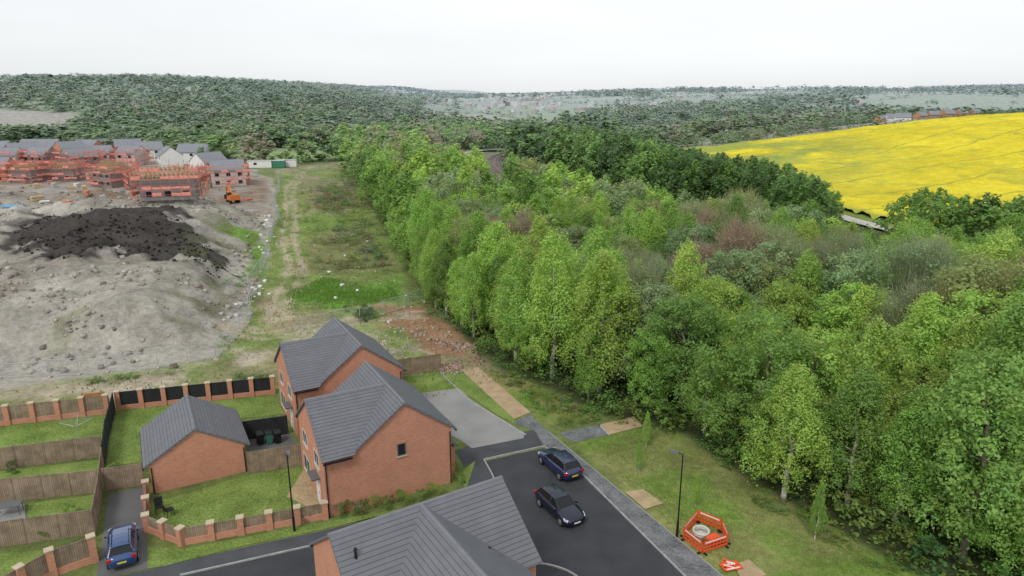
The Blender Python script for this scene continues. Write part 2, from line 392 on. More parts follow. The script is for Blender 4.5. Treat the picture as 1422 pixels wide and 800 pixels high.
# ---------------------------------------------------------------- flat sheets
def sheet(name,poly,z,m,label,cat):
    pts=[Vector((a,b,z)) for a,b in poly]
    tr=tessellate_polygon([pts]); mb=MB(); mb.v=[tuple(p) for p in pts]
    for t in tr:
        a,b,c=[pts[i] for i in t]
        mb.f.append(tuple(t) if (b-a).cross(c-a).z>0 else (t[0],t[2],t[1])); mb.m.append(0)
    o=mb.obj(name,[m]); tag(o,label,cat,kind='structure'); return o
def kerb(pts,name='kerb',w=.10,z=.11,m='kerb'):
    mb=MB()
    for i in range(len(pts)-1):
        a=Vector((*pts[i],0));b=Vector((*pts[i+1],0));d=(b-a).normalized();n=Vector((-d.y,d.x,0))*w/2
        mb.hexa([a-n,b-n,b+n,a+n],[k+Vector((0,0,z)) for k in (a-n,b-n,b+n,a+n)])
    tag(mb.obj(name,[m]),'pale concrete kerb along the estate road','kerb',kind='structure')
sheet('road',PP([(672,641),(757,622),(805,657),(950,800),(1060,910),(1050,1100),(300,1100),(60,870),(250,800),(440,757),(545,733),(640,712),(690,690),(684,664)]),.012,'asphalt','dark new asphalt estate road','road')
left=smooth(PP([(250,800),(440,757),(545,733),(640,712),(680,700),(692,684),(686,664),(672,639)]))
sheet('pavement',left+PP([(757,620),(745,596),(700,606),(640,622),(632,628)])+smooth(PP([(640,640),(652,662),(648,682),(600,700),(470,733),(330,762),(170,800)]),1)+PP([(60,870)]),.018,'asphalt2','dark asphalt footway round the corner plot','pavement')
kerb(left); kerb(PP([(672,639),(757,620)]))
sheet('pavement',PP([(735,575),(762,600),(1003,800),(1120,900),(1062,900),(950,800),(805,655),(757,622),(742,598),(712,588)]),.024,'grey','mottled grey footway beside the grass verge','pavement')
kerb(PP([(757,622),(805,656),(950,800),(1060,910)])); kerb(PP([(762,600),(1003,800),(1120,900)]),w=.05,z=.05)
sheet('driveway',PP([(586,546),(634,540),(656,559),(728,603),(727,609),(655,623),(640,612),(620,602)]),.03,'conc','pale grey concrete parking area','driveway')
sheet('path',PP([(640,514),(664,510),(737,573),(714,582)]),.03,'tan','buff gravel path to rough ground','path')
sheet('path',PP([(776,602),(833,590),(846,604),(797,615)]),.03,'grey','short grey path toward the woodland','path')
sheet('path',PP([(833,590),(880,579),(893,592),(846,604)]),.034,'tan','buff gravel landing at the woodland edge','path')
kerb(smooth(PP([(611,516),(634,540),(656,559),(730,604)]),1),w=.16,z=.05)
kerb(PP([(834,592),(846,605)]),w=.15,z=.05)
sheet('driveway',PP([(150,686),(200,676),(204,700),(205,790),(133,806),(143,745)]),.02,'drive','grey tarmac driveway with parked blue car','driveway')
lw=lambda p,l,z=.02: sheet('lawn',PP(p),z,'lawn',l,'lawn')
lw([(-60,600),(150,577),(145,612),(143,635),(-60,655)],'back garden lawn between timber fences')
lw([(-60,662),(143,638),(142,648),(138,660),(-60,680)],'narrow back garden lawn strip')
lw([(40,700),(138,686),(134,716),(90,722),(36,724)],'back garden lawn beside patio')
lw([(-60,772),(60,765),(100,790),(-60,830)],'corner garden lawn')
lw([(158,585),(166,570),(378,549),(396,575),(330,582),(345,610),(215,640),(148,648)],'green lawn beside the garage')
lw([(208,700),(345,660),(424,648),(450,690),(452,716),(253,752),(208,735)],'front garden lawn behind brick pillars')
lw([(205,760),(255,762),(455,725),(640,692),(645,676),(632,662),(660,640),(650,672),(640,688),(470,731),(330,760),(230,786),(205,790)],'narrow grass verge beside the road',.028)
lw([(556,524),(612,514),(634,540),(600,544),(586,546)],'green lawn beside the parking area')
lw([(612,516),(640,514),(714,582),(716,590),(690,576),(640,541)],'grass strip beside the path')
lw([(622,604),(645,622),(632,626),(615,615)],'tiny lawn at the corner')
sheet('patio',PP([(398,690),(424,648),(440,652),(462,718),(452,716)]),.032,'tan','buff paving beside the house','patio')
sheet('patio',PP([(345,608),(400,600),(430,640),(345,656)]),.026,'drive','grey paved yard between the houses','patio')
sheet('patio',PP([(-60,706),(34,700),(36,724),(-60,730)]),.026,'conc','grey patio slabs in a back garden','patio')
sheet('concrete_slab',PP([(868,684),(893,680),(921,700),(896,708)]),.06,'tan','pale concrete base in the verge','slab')
sheet('concrete_slab',PP([(1018,785),(1040,778),(1065,800),(1030,806)]),.06,'tan','pale timber board on the verge','slab')
def strip(name,pts,w,m,lift,label,cat):
    pts=smooth(pts,3); mb=MB(); L=[];R=[]
    for i,p in enumerate(pts):
        a=Vector(pts[max(0,i-1)]);b=Vector(pts[min(len(pts)-1,i+1)]);d=(b-a).normalized();n=Vector((-d.y,d.x))*w/2
        zz=hz(p[0],p[1])+lift
        L.append((p[0]+n.x,p[1]+n.y,zz));R.append((p[0]-n.x,p[1]-n.y,zz))
    for i in range(len(pts)-1): mb.face([R[i],R[i+1],L[i+1],L[i]])
    return tag(mb.obj(name,[m]),label,cat,kind='structure')
strip('railway_trackbed',RAIL[1:],8.0,'ballast',.35,'grey ballast bed of a curving railway','railway')
for off in (-2.6,-1.16,1.16,2.6):
    pts=smooth(RAIL[1:],3); o=[]
    for i,p in enumerate(pts):
        a=Vector(pts[max(0,i-1)]);b=Vector(pts[min(len(pts)-1,i+1)]);d=(b-a).normalized(); o.append((p[0]-d.y*off,p[1]+d.x*off,hz(*p)+.5))
    mb=MB()
    for a,b in zip(o[:-1],o[1:]): mb.beam(a,b,.24,.16)
    tag(mb.obj('rail',['rail']),'steel rail on the curving railway','rail',kind='structure')
SROAD=[(-30,240),(-28,300),(-22,350),(-2,420)]
strip('road',SROAD,5,'road_far',.3,'pale concrete road beside the railway','road')
LANE=[(72,176),(78,146),(85,126),(96,100)]
strip('path',LANE,4.0,'road_far',.5,'pale lane beside the yellow field','path')
# ---------------------------------------------------------------- houses
A29=math.radians(29)
def gable_walls(mb,x0,x1,y0,y1,zE,zR,axis,open_side=None):
    if axis=='y':
        xm=(x0+x1)/2
        for y,flip in ((y0,0),(y1,1)):
            pts=[(x0,y,0),(x1,y,0),(x1,y,zE),(xm,y,zR),(x0,y,zE)]
            mb.face(pts[::-1] if flip else pts)
        mb.face([(x1,y0,0),(x1,y1,0),(x1,y1,zE),(x1,y0,zE)]); mb.face([(x0,y1,0),(x0,y0,0),(x0,y0,zE),(x0,y1,zE)])
    else:
        ym=(y0+y1)/2
        mb.face([(x0,y0,0),(x1,y0,0),(x1,y0,zE),(x0,y0,zE)]); mb.face([(x1,y1,0),(x0,y1,0),(x0,y1,zE),(x1,y1,zE)])
        if open_side!='x0': mb.face([(x0,y1,0),(x0,y0,0),(x0,y0,zE),(x0,ym,zR),(x0,y1,zE)])
        if open_side!='x1': mb.face([(x1,y0,0),(x1,y1,0),(x1,y1,zE),(x1,ym,zR),(x1,y0,zE)])
def slab(mb,pts,th=.13,m=0):
    b=[Vector(p) for p in pts]; n=(b[1]-b[0]).cross(b[-1]-b[0]).normalized()
    if n.z<0: n=-n; b=b[::-1]
    mb.hexa(b,[p+n*th for p in b],m)
def gable_roof(mb,x0,x1,y0,y1,zE,zR,axis,oe=.32,th=.13,m=0,valley=None):
    if axis=='y':
        xm=(x0+x1)/2; k=(zR-zE)/(xm-x0)
        slab(mb,[(x0-oe,y0,zE-k*oe),(x0-oe,y1,zE-k*oe),(xm,y1,zR),(xm,y0,zR)],th,m)
        slab(mb,[(x1+oe,y0,zE-k*oe),(x1+oe,y1,zE-k*oe),(xm,y1,zR),(xm,y0,zR)],th,m)
        mb.cyl((xm,y0-.01,zR+th*.6),(xm,y1+.01,zR+th*.6),.13,n=8,m=m+1)
    else:
        ym=(y0+y1)/2; k=(zR-zE)/(ym-y0); xe=x1 if valley is None else valley
        slab(mb,[(x0,y0-oe,zE-k*oe),(xe,y0-oe,zE-k*oe),(x1,ym,zR),(x0,ym,zR)],th,m)
        slab(mb,[(x0,y1+oe,zE-k*oe),(xe,y1+oe,zE-k*oe),(x1,ym,zR),(x0,ym,zR)],th,m)
        mb.cyl((x0-.01,ym,zR+th*.6),(x1,ym,zR+th*.6),.13,n=8,m=m+1)
def window(parent,loc,w,h,rot,fr='upvc'):
    mb=MB(); t=.06
    mb.box(-w/2,w/2,-.05,.02,-h/2,-h/2+t); mb.box(-w/2,w/2,-.05,.02,h/2-t,h/2)
    mb.box(-w/2,-w/2+t,-.05,.02,-h/2+t,h/2-t); mb.box(w/2-t,w/2,-.05,.02,-h/2+t,h/2-t)
    if w>.9: mb.box(-t/2,t/2,-.04,.02,-h/2+t,h/2-t)
    f=mb.obj('window',[fr],parent,loc,rot)
    g=MB(); g.box(-w/2+t,w/2-t,-.02,.01,-h/2+t,h/2-t); g.obj('glass',['glass'],f)
    s=MB(); s.box(-w/2-.08,w/2+.08,-.09,.0,-h/2-.1,-h/2-.003); s.obj('sill',['buff'],f)
    l=MB(); l.box(-w/2-.08,w/2+.08,-.03,.0,h/2+.003,h/2+.18); l.obj('lintel',['brick'],f)
def door(parent,loc,rot,m='white',w=1.0):
    mb=MB(); mb.box(-w/2,w/2,-.05,.01,0,2.1); d=mb.obj('door',[m],parent,loc,rot)
    k=MB(); k.box(w/2-.14,w/2-.1,-.09,-.055,.95,1.15); k.obj('handle',['steel'],d)
def downpipe(parent,x,y,z):
    mb=MB(); mb.cyl((x,y,0),(x,y,z),.04,n=6); mb.obj('drainpipe',['black'],parent)
def gutter(parent,p0,p1):
    mb=MB(); mb.beam(p0,p1,.11,.09); mb.obj('gutter',['black'],parent)
def house(loc,rot,label,zE=4.55,zR=7.2,a0=2.3,a1=9.35,Lb=8.5,wb=7.4):
    r=root('brick_house',label,'house',(loc[0],loc[1],0),rot,'new brick houses with grey tiled roofs')
    mb=MB(); gable_walls(mb,a0,a1,0,Lb,zE,zR,'y'); gable_walls(mb,0,a0-.001,0,wb,zE,zR,'x',open_side='x1')
    mb.obj('wall',['brick'],r)
    mb=MB(); gable_roof(mb,a0,a1,-.16,Lb+.16,zE,zR,'y'); gable_roof(mb,-.16,(a0+a1)/2-.02,0,wb,zE,zR-.02,'x',valley=a0-.25)
    mb.obj('roof',['tile','ridge'],r)
    gutter(r,(a1+.38,-.1,zE-.32),(a1+.38,Lb+.1,zE-.32)); gutter(r,(-.1,-.38,zE-.32),(a0-.4,-.38,zE-.32)); gutter(r,(-.1,wb+.38,zE-.32),(a0-.4,wb+.38,zE-.32))
    downpipe(r,.12,-.07,zE-.3); downpipe(r,a1-.12,-.07,zE-.3)
    window(r,(5.5,0,3.75),.62,.95,0)
    lft=-math.pi/2
    for y,z,w,h in ((1.9,3.6,1.3,1.15),(5.3,3.6,1.3,1.15),(5.4,1.35,2.0,1.4)): window(r,(0,y,z),w,h,lft,'wframe')
    door(r,(0,2.0,.05),lft)
    mb=MB(); mb.box(-.6,0,1.3,2.7,2.25,2.36); mb.obj('canopy',['upvc'],r)
    mb=MB(); mb.box(a1,a1+.7,1.0,3.6,0,2.3); mb.obj('bay',['brick'],r)
    mb=MB(); mb.hexa([(a1-.0,.8,2.9),(a1+.95,.8,2.3),(a1+.95,3.8,2.3),(a1-.0,3.8,2.9)],[(a1-.0,.8,3.02),(a1+.95,.8,2.42),(a1+.95,3.8,2.42),(a1-.0,3.8,3.02)]); mb.obj('bay_roof',['tile'],r)
    window(r,(a1+.7,2.3,1.4),1.9,1.3,math.pi/2)
    for y in (2.3,6.2): window(r,(a1,y,3.7),1.2,1.1,math.pi/2)
    return r
C0=P(455,719); e1=(math.cos(A29),math.sin(A29)); e2=(-e1[1],e1[0])
house(C0,A29,'two storey red brick house with grey tiled cross gable roof')
Bp=(C0[0]+12.5*e2[0]+.8*e1[0],C0[1]+12.5*e2[1]+.8*e1[1])
house(Bp,A29,'red brick house with grey roof beside the rough ground')
def garage():
    g=P(213,686); r=root('brick_garage','red brick double garage with grey pitched roof','garage',(g[0],g[1],0),A29)
    mb=MB(); gable_walls(mb,0,6.5,0,6.6,2.35,4.3,'y'); mb.obj('wall',['brick'],r)
    mb=MB(); gable_roof(mb,0,6.5,-.12,6.72,2.35,4.3,'y'); mb.obj('roof',['tile','ridge'],r)
    gutter(r,(-.38,-.1,2.1),(-.38,6.7,2.1)); gutter(r,(6.88,-.1,2.1),(6.88,6.7,2.1)); downpipe(r,6.4,-.06,2.1); downpipe(r,.1,-.06,2.1)
    for x in (.5,3.5):
        mb=MB(); mb.box(x,x+2.4,6.6,6.63,0,2.1); mb.obj('garage_door',['upvc'],r)
garage()
def house_c():
    a=P(456,746,7.3); b=P(697,665,7.3); rot=math.atan2(b[1]-a[1],b[0]-a[0]); L=math.hypot(b[0]-a[0],b[1]-a[1])
    r=root('brick_house','brick house with broad grey tiled roof beside the road','house',(a[0],a[1],0),rot,'new brick houses with grey tiled roofs')
    mb=MB(); gable_walls(mb,.15,L-.15,-3.65,3.65,4.6,7.3,'x'); 
    gable_walls(mb,L/2-3.6,L/2+3.6,-6.6,-3.652,4.6,7.2,'y'); mb.obj('wall',['brick'],r)
    mb=MB(); gable_roof(mb,0,L,-3.65,3.65,4.6,7.3,'x'); gable_roof(mb,L/2-3.6,L/2+3.6,-6.8,-.05,4.6,7.27,'y'); mb.obj('roof',['tile','ridge'],r)
    gutter(r,(.1,4.03,4.28),(L-.1,4.03,4.28))
    for x,y in ((.9,-1.2),(L-2.6,-3.0)):
        z=7.3-abs(y)*.74; mb=MB(); mb.cyl((x,y,z-.05),(x,y,z+.2),.14,.08,n=8); mb.cyl((x,y,z+.2),(x,y,z+.55),.07,n=8); mb.cyl((x,y,z+.55),(x,y,z+.68),.11,.06,n=8); mb.obj('roof_vent',['black'],r)
    window(r,(.15,-1.5,3.6),1.0,1.1,-math.pi/2)
    c,s=math.cos(rot),math.sin(rot)
    return (lambda x,y:(a[0]+c*x-s*y,a[1]+s*x+c*y)),L
wc,LC=house_c()
sheet('plot_paving',[wc(-1.2,-9),wc(LC+.5,-9),wc(LC+.8,-3.5),wc(LC-.2,1.0),wc(LC-1,3.75),wc(0,3.75),wc(-1.2,3)],.03,'drive','paved plot around the front house','paving')
kerb(smooth(PP([(738,783),(765,785),(800,798),(840,840)])))
# ---------------------------------------------------------------- fences
def fence(pts,style,hgt=1.8,label='timber garden fence',group='garden fences',name=None,step=1.9,wood='timber'):
    p0=pts[0]
    nm=name or {'timber':'timber_fence','pillar':'pillared_garden_wall','heras':'mesh_site_fence'}[style]
    r=root(nm,label,'fence',(p0[0],p0[1],0),0,group)
    first=True
    for a,b in zip(pts[:-1],pts[1:]):
        L=math.hypot(b[0]-a[0],b[1]-a[1]); n=max(1,round(L/step)); ang=math.atan2(b[1]-a[1],b[0]-a[0]); sl=L/n
        pm=MB(); qm=MB()
        if style=='timber':
            pm.box(-.05,.05,-.05,.05,0,hgt+.08); qm.box(.055,sl-.055,-.02,.02,.12,hgt-.02); qm.box(.055,sl-.055,-.035,.035,hgt-.018,hgt+.03); qm.box(.055,sl-.055,-.025,.025,0,.118)
            pme=pm.mesh('post',['timber' if wood!='blackfence' else wood]); qme=qm.mesh('panel',[wood]); pn,qn='post','panel'
        elif style=='pillar':
            pm.box(-.2,.2,-.2,.2,0,hgt); pm.box(-.25,.25,-.25,.25,hgt+.001,hgt+.09,1)
            qm.box(.201,sl-.201,-.1,.1,0,.45,1); qm.box(.201,sl-.201,-.02,.02,.452,hgt-.1,0)
            qm.box(.201,sl-.201,-.035,.035,hgt-.098,hgt-.05,0)
            pme=pm.mesh('pillar',['brick','buff']); qme=qm.mesh('panel',[wood,'brick']); pn,qn='pillar','panel'
        else:
            pm.box(-.12,.12,-.3,.3,0,.14,1); pm.cyl((0,0,.1),(0,0,2.0),.04,n=5)
            for z in (.2,1.95): qm.cyl((0.05,0,z),(sl-.05,0,z),.028,n=4)
            k=int(sl/.25)
            for i in range(1,k): qm.cyl((sl*i/k,0,.2),(sl*i/k,0,1.95),.008,n=3)
            for i in range(1,6): qm.cyl((.05,0,.2+i*.29),(sl-.05,0,.2+i*.29),.007,n=3)
            pme=pm.mesh('post',['steel','buff']); qme=qm.mesh('mesh_panel',['steel']); pn,qn='post','mesh_panel'
        for i in range(n+1):
            x=a[0]+(b[0]-a[0])*i/n; y=a[1]+(b[1]-a[1])*i/n
            z=hz(x,y) if style=='heras' else 0
            if first or i>0: mkobj(pn,pme,r,(x-p0[0],y-p0[1],z),ang)
            if i<n:
                o=mkobj(qn,qme,r,(x-p0[0],y-p0[1],z),ang)
                if style=='heras': o.rotation_euler=(random.uniform(-.12,.12) if random.random()<.85 else random.uniform(-.5,.5),-math.atan2(hz(a[0]+(b[0]-a[0])*(i+1)/n,a[1]+(b[1]-a[1])*(i+1)/n)-z,sl),ang+random.uniform(-.13,.13))
        first=False
    return r
fence(PP([(-60,598),(150,574)]),'pillar',label='brick pillar and timber rear garden wall')
fence(PP([(166,569),(380,547)]),'pillar',label='brick pillar wall with dark stained panels',wood='blackfence')
fence(PP([(160,572),(150,612),(146,648)]),'timber',label='dark stained timber side fence',wood='blackfence')
fence(PP([(145,652),(140,700),(132,745)]),'timber',label='timber side fence along the driveway')
fence(PP([(118,576),(148,573)]),'timber',2.0,'new orange timber fence section',wood='orangewood')
fence(PP([(-60,660),(143,634)]),'timber',label='timber fence between back gardens')
fence(PP([(-60,704),(138,684)]),'timber',label='timber fence between back gardens')
fence(PP([(-60,768),(130,742)]),'timber',label='timber fence between back gardens')
fence(PP([(132,780),(75,800),(-10,850)]),'pillar',label='brick pillar wall beside the driveway')
fence(PP([(147,682),(200,674)]),'timber',label='short timber gate and fence by the garage')
fence(PP([(346,658),(428,645)]),'timber',label='timber fence between garage and house')
fence(PP([(337,612),(400,603)]),'timber',1.7,label='dark stained fence behind the garage',wood='blackfence')
fence(PP([(205,690),(205,738),(253,757),(452,720)]),'pillar',1.25,label='low brick pillar wall around the front garden')
fence(PP([(548,523),(612,514)]),'timber',label='timber fence beside the brick house')
hl='galvanised mesh site fence along the spoil heap'
fence(PP([(300,500),(322,474),(344,448),(350,420),(346,402),(362,378),(372,352),(378,330),(388,305),(380,283),(388,262),(386,242)]),'heras',label=hl,step=3.4,group='temporary mesh site fences')
fence(PP([(-120,545),(0,526),(70,524),(150,517),(220,511),(300,498)]),'heras',label='galvanised mesh site fence at the foot of the heap',step=3.4,group='temporary mesh site fences')
fence(PP([(415,462),(500,446),(590,420)]),'heras',label='mesh site fence across the rough ground',step=3.4,group='temporary mesh site fences')
# ---------------------------------------------------------------- cars
def car(pos,ang,paint,label,L=4.35,Hh=1.46,suv=False,sc=1.0):
    r=root('parked_car',label,'car',(pos[0],pos[1],.02),ang,'cars parked on the estate'); r.scale=(sc,sc,sc)
    up=.12 if suv else 0; h=L/2
    st_=[(h,.60,.36,.60),(h-.06,.72,.27,.70),(h-.3,.84,.2,.79),(h-.8,.89,.2,.87),(h-1.3,.9,.2,.95),(.0,.9,.2,.96),(-h+1.2,.9,.2,.99),(-h+.5,.87,.22,1.0),(-h+.12,.8,.3,.95),(-h,.66,.4,.78)]
    mb=MB(); ring=[]
    for x,w,zb,zt in st_:
        zt+=up; zb+=up*.6; zm=zb+(zt-zb)*.55
        half=[(w*.8,zb),(w*.97,zb+.08),(w,zm),(w*.97,zm+.12 if zm+.12<zt-.05 else zt-.06),(w*.9,zt-.02),(w*.55,zt+.03)]
        ring.append([(x,y,z) for y,z in half]+[(x,-y,z) for y,z in half[::-1]])
    n=len(ring[0]); mb.v=[p for R_ in ring for p in R_]
    for i in range(len(ring)-1):
        for j in range(n):
            k=(j+1)%n; mb.f.append((i*n+j,i*n+k,(i+1)*n+k,(i+1)*n+j)); mb.m.append(0)
    mb.f.append(tuple(range(n-1,-1,-1))); mb.f.append(tuple((len(ring)-1)*n+j for j in range(n))); mb.m+=[0,0]
    mb.obj('body',[paint],r,smooth=True)
    zB=.94+up; zT=Hh+up; fx0,fx1=h-1.2,h-1.95; rx0,rx1=-h+.28,-h+.75
    B=[(fx0,-.76,zB),(fx0,.76,zB),(rx0,.74,zB+.04),(rx0,-.74,zB+.04)]; T=[(fx1,-.57,zT-.05),(fx1,.57,zT-.05),(rx1,.55,zT-.04),(rx1,-.55,zT-.04)]
    g=MB(); g.hexa(B[::-1],T[::-1]); g.obj('window_glass',['carglass'],r)
    rf=MB()
    xs=[fx1+.06,fx1-.35,(fx1+rx1)/2,rx1+.3,rx1-.12]; zs=[-.05,.0,.025,.01,-.05]; V=[]
    for x,z in zip(xs,zs): V.append([(x,y,zT+z-.03*(abs(y)/.58)**2*1.3+.012) for y in (-.61,-.35,0,.35,.61)])
    for i in range(4):
        for j in range(4): rf.face([V[i][j],V[i][j+1],V[i+1][j+1],V[i+1][j]][::-1])
        for j in (0,4):
            a,b=V[i][j],V[i+1][j]; rf.face([a,b,(b[0],b[1],b[2]-.06),(a[0],a[1],a[2]-.06)])
    rf.obj('roof_panel',[paint],r,smooth=True)
    pl=MB()
    for b,t in zip(B,T): pl.beam(Vector(b)+Vector((0,0,-.02)),Vector(t)+Vector((0,0,.0)),.06,.06)
    for s_ in (-1,1): pl.beam((-.1,s_*.765,zB),(-.15,s_*.585,zT-.03),.07,.05)
    pl.obj('pillars',[paint],r)
    for x in (h-.82,-h+.85):
        for s_ in (-1,1):
            w=MB(); w.cyl((x,s_*.70,.33),(x,s_*.915,.33),.33,n=20); wo=w.obj('wheel',['tyre'],r)
            q_=MB(); q_.cyl((x,s_*.90,.33),(x,s_*.925,.33),.21,.19,n=12); q_.obj('rim',['alloy'],wo)
    for s_ in (-1,1):
        q_=MB(); q_.hexa([(h-.42,s_*.62,.62+up),(h-.42,s_*.86,.62+up),(h-.14,s_*.78,.60+up),(h-.02,s_*.5,.58+up)][::s_],[(h-.5,s_*.64,.79+up),(h-.5,s_*.86,.78+up),(h-.18,s_*.78,.73+up),(h-.05,s_*.5,.69+up)][::s_]); q_.obj('headlight',['lampw'],r)
        q_=MB(); q_.box(-h+.02,-h+.2,min(s_*.55,s_*.84),max(s_*.55,s_*.84),.74+up,.9+up); q_.obj('tail_light',['lampr'],r)
        q_=MB(); q_.box(h-1.55,h-1.38,min(s_*.88,s_*1.02),max(s_*.88,s_*1.02),.92+up,1.05+up); q_.obj('wing_mirror',[paint],r)
    q_=MB(); q_.box(h-.01,h+.02,-.26,.26,.40+up,.51+up); q_.obj('front_plate',['whitep'],r)
    q_=MB(); q_.box(-h-.02,-h+.01,-.26,.26,.52+up,.63+up); q_.obj('rear_plate',['yellow'],r)
    q_=MB(); q_.box(h-.03,h+.012,-.42,.42,.53+up,.62+up); q_.obj('grille',['black'],r)
    if suv:
        for s_ in (-1,1):
            q_=MB(); q_.beam((fx1,s_*.5,zT+.05),(rx1+.1,s_*.5,zT+.05),.035,.035); q_.obj('roof_rail',['black'],r)
AR=math.radians(118)
car(P(777,652),AR,'paintnavy','dark navy hatchback parked beside the footway')
car(P(777,712),AR+math.pi+.04,'paintblack','very dark navy hatchback parked in the road',sc=.97)
car(P(172,768),AR+.0,'paintblue','blue car parked on a narrow driveway',suv=True,sc=.94)
# ---------------------------------------------------------------- street furniture
def lamp(p,ang,label):
    r=root('street_lamp',label,'street lamp',(p[0],p[1],0),ang,'street lamps')
    mb=MB(); mb.cyl((0,0,0),(0,0,1.1),.085,n=10); mb.cyl((0,0,1.1),(0,0,6.0),.055,.04,n=10); mb.cyl((0,0,5.95),(.35,0,6.08),.035,n=8); mb.obj('column',['black'],r)
    mb=MB(); mb.hexa([(.25,-.13,6.0),(.85,-.1,6.04),(.85,.1,6.04),(.25,.13,6.0)],[(.25,-.1,6.12),(.82,-.07,6.12),(.82,.07,6.12),(.25,.1,6.12)]); h=mb.obj('lantern',['upvc'],r)
    mb=MB(); mb.box(.4,.78,-.07,.07,5.995,6.012); mb.obj('lens',['lampw'],h)
lamp(P(940,745),math.radians(150),'slim black street lamp on the grass verge')
lamp(P(409,738),math.radians(-60),'slim black street lamp beside the garden wall')
def barrier(a,b,flat=False,label='orange plastic mesh safety barrier around an excavation'):
    L=math.hypot(b[0]-a[0],b[1]-a[1]); ang=math.atan2(b[1]-a[1],b[0]-a[0])
    r=root('safety_barrier',label,'barrier',(a[0],a[1],0.02),ang,'orange safety barriers')
    mb=MB(); t=.035
    for z0,z1 in ((.08,.22),(.38,.45),(.60,.86)): mb.box(.04,L-.04,-t/2,t/2,z0,z1)
    for x in np.linspace(.04,L-.1,max(5,int(L/.24))): mb.box(x,x+.06,-t/2-.003,t/2+.003,.08,.86)
    mb.obj('panel',['orange'],r)
    mb=MB(); mb.box(.2,L-.2,-t/2-.008,t/2+.008,.70,.79); mb.obj('reflective_strip',['whitep'],r)
    if flat:
        mb=MB(); mb.box(.3,L-.3,-t/2-.008,t/2+.008,.25,.40); mb.obj('reflective_strip',['whitep'],r)
        r.rotation_euler=(math.radians(87),0,ang); r.location.z=.09
    else:
        for x in (.15,L-.15):
            mb=MB(); mb.box(x-.06,x+.06,-.25,.25,0,.078); mb.obj('foot',['black'],r)
bp=PP([(948,748),(975,770),(1010,758),(1002,738),(968,724)])
for i in range(5): barrier(bp[i],bp[(i+1)%5])
fl='red and white barrier lying flat on grass'
a=P(996,784); barrier(a,(a[0]+1.25,a[1]+.35),True,fl); a=P(1003,776); barrier(a,(a[0]+1.0,a[1]-.5),True,fl)
p=P(973,745)
mb=MB()
for i in range(2): mb.torus((0,0,.32+i*.13),.5,.08,m=0)
mb.cyl((0,0,.02),(0,0,.28),.46,n=18,m=0)
tag(mb.obj('duct_coil',['cream'],None,(p[0],p[1],0),smooth=True),'coil of cream ducting on a concrete ring','coil')
p=P(990,754)
mb=MB(); mb.box(-.55,.55,-.4,.4,.02,.4,0); mb.box(-.45,.45,-.3,.3,.402,.45,1)
tag(mb.obj('inspection_chamber',['dug','orange'],None,(p[0],p[1],0),.6),'brown inspection chamber inside orange barriers','chamber')
for i,(px,py) in enumerate([(362,617),(374,616),(386,615)]):
    p=P(px,py); r=root('wheelie_bin','dark wheelie bin standing against the fence','bin',(p[0],p[1],.03),A29,'wheelie bins')
    mb=MB(); mb.hexa([(-.22,-.27,.05),(.22,-.27,.05),(.22,.27,.05),(-.22,.27,.05)],[(-.28,-.34,.95),(.28,-.34,.95),(.28,.34,.95),(-.28,.34,.95)]); mb.obj('bin_body',['black' if i!=1 else 'green'],r)
    mb=MB(); mb.hexa([(-.3,-.38,.96),(.3,-.38,.96),(.3,.36,.96),(-.3,.36,.96)],[(-.27,-.33,1.05),(.27,-.33,1.05),(.27,.33,1.08),(-.27,.33,1.08)]); mb.obj('lid',['black'],r)
    mb=MB(); mb.cyl((-.27,.3,.1),(.27,.3,.1),.1,n=10); mb.obj('wheels',['tyre'],r)
p=P(110,612); r=root('rotary_airer','metal rotary clothes airer on the lawn','clothes airer',(p[0],p[1],.02))
mb=MB(); mb.cyl((0,0,0),(0,0,1.9),.025,n=6); mb.obj('pole',['steel'],r)
mb=MB()
for k in range(4):
    a=k*math.pi/2+.4; b=a+math.pi/2
    mb.cyl((0,0,1.3),(1.2*math.cos(a),1.2*math.sin(a),1.85),.016,n=5)
    for q_ in (.5,.8,1.0): mb.cyl((1.2*q_*math.cos(a),1.2*q_*math.sin(a),1.3+.55*q_),(1.2*q_*math.cos(b),1.2*q_*math.sin(b),1.3+.55*q_),.006,n=3)
mb.obj('arms',['steel'],r)
def chair(px,py,ang):
    p=P(px,py); r=root('garden_chair','black garden chair on the lawn','chair',(p[0],p[1],.03),ang,'garden chairs')
    mb=MB(); mb.box(-.26,.26,-.26,.26,.42,.47); mb.obj('seat',['black'],r)
    mb=MB(); mb.hexa([(-.26,.22,.47),(.26,.22,.47),(.26,.27,.47),(-.26,.27,.47)],[(-.26,.36,1.0),(.26,.36,1.0),(.26,.4,1.0),(-.26,.4,1.0)]); mb.obj('backrest',['black'],r)
    for x in (-.23,.23):
        for y in (-.23,.23):
            mb=MB(); mb.cyl((x,y,0),(x,y,.42),.02,n=5); mb.obj('leg',['black'],r)
chair(222,712,.5); chair(236,716,2.4)
p=P(14,714); r=root('garden_table','grey garden table on the patio','table',(p[0],p[1],.03),.3)
mb=MB(); mb.box(-.8,.8,-.45,.45,.7,.75); mb.obj('table_top',['upvc'],r)
for x in (-.7,.7):
    for y in (-.35,.35): mb=MB(); mb.cyl((x,y,0),(x,y,.7),.03,n=5); mb.obj('leg',['upvc'],r)
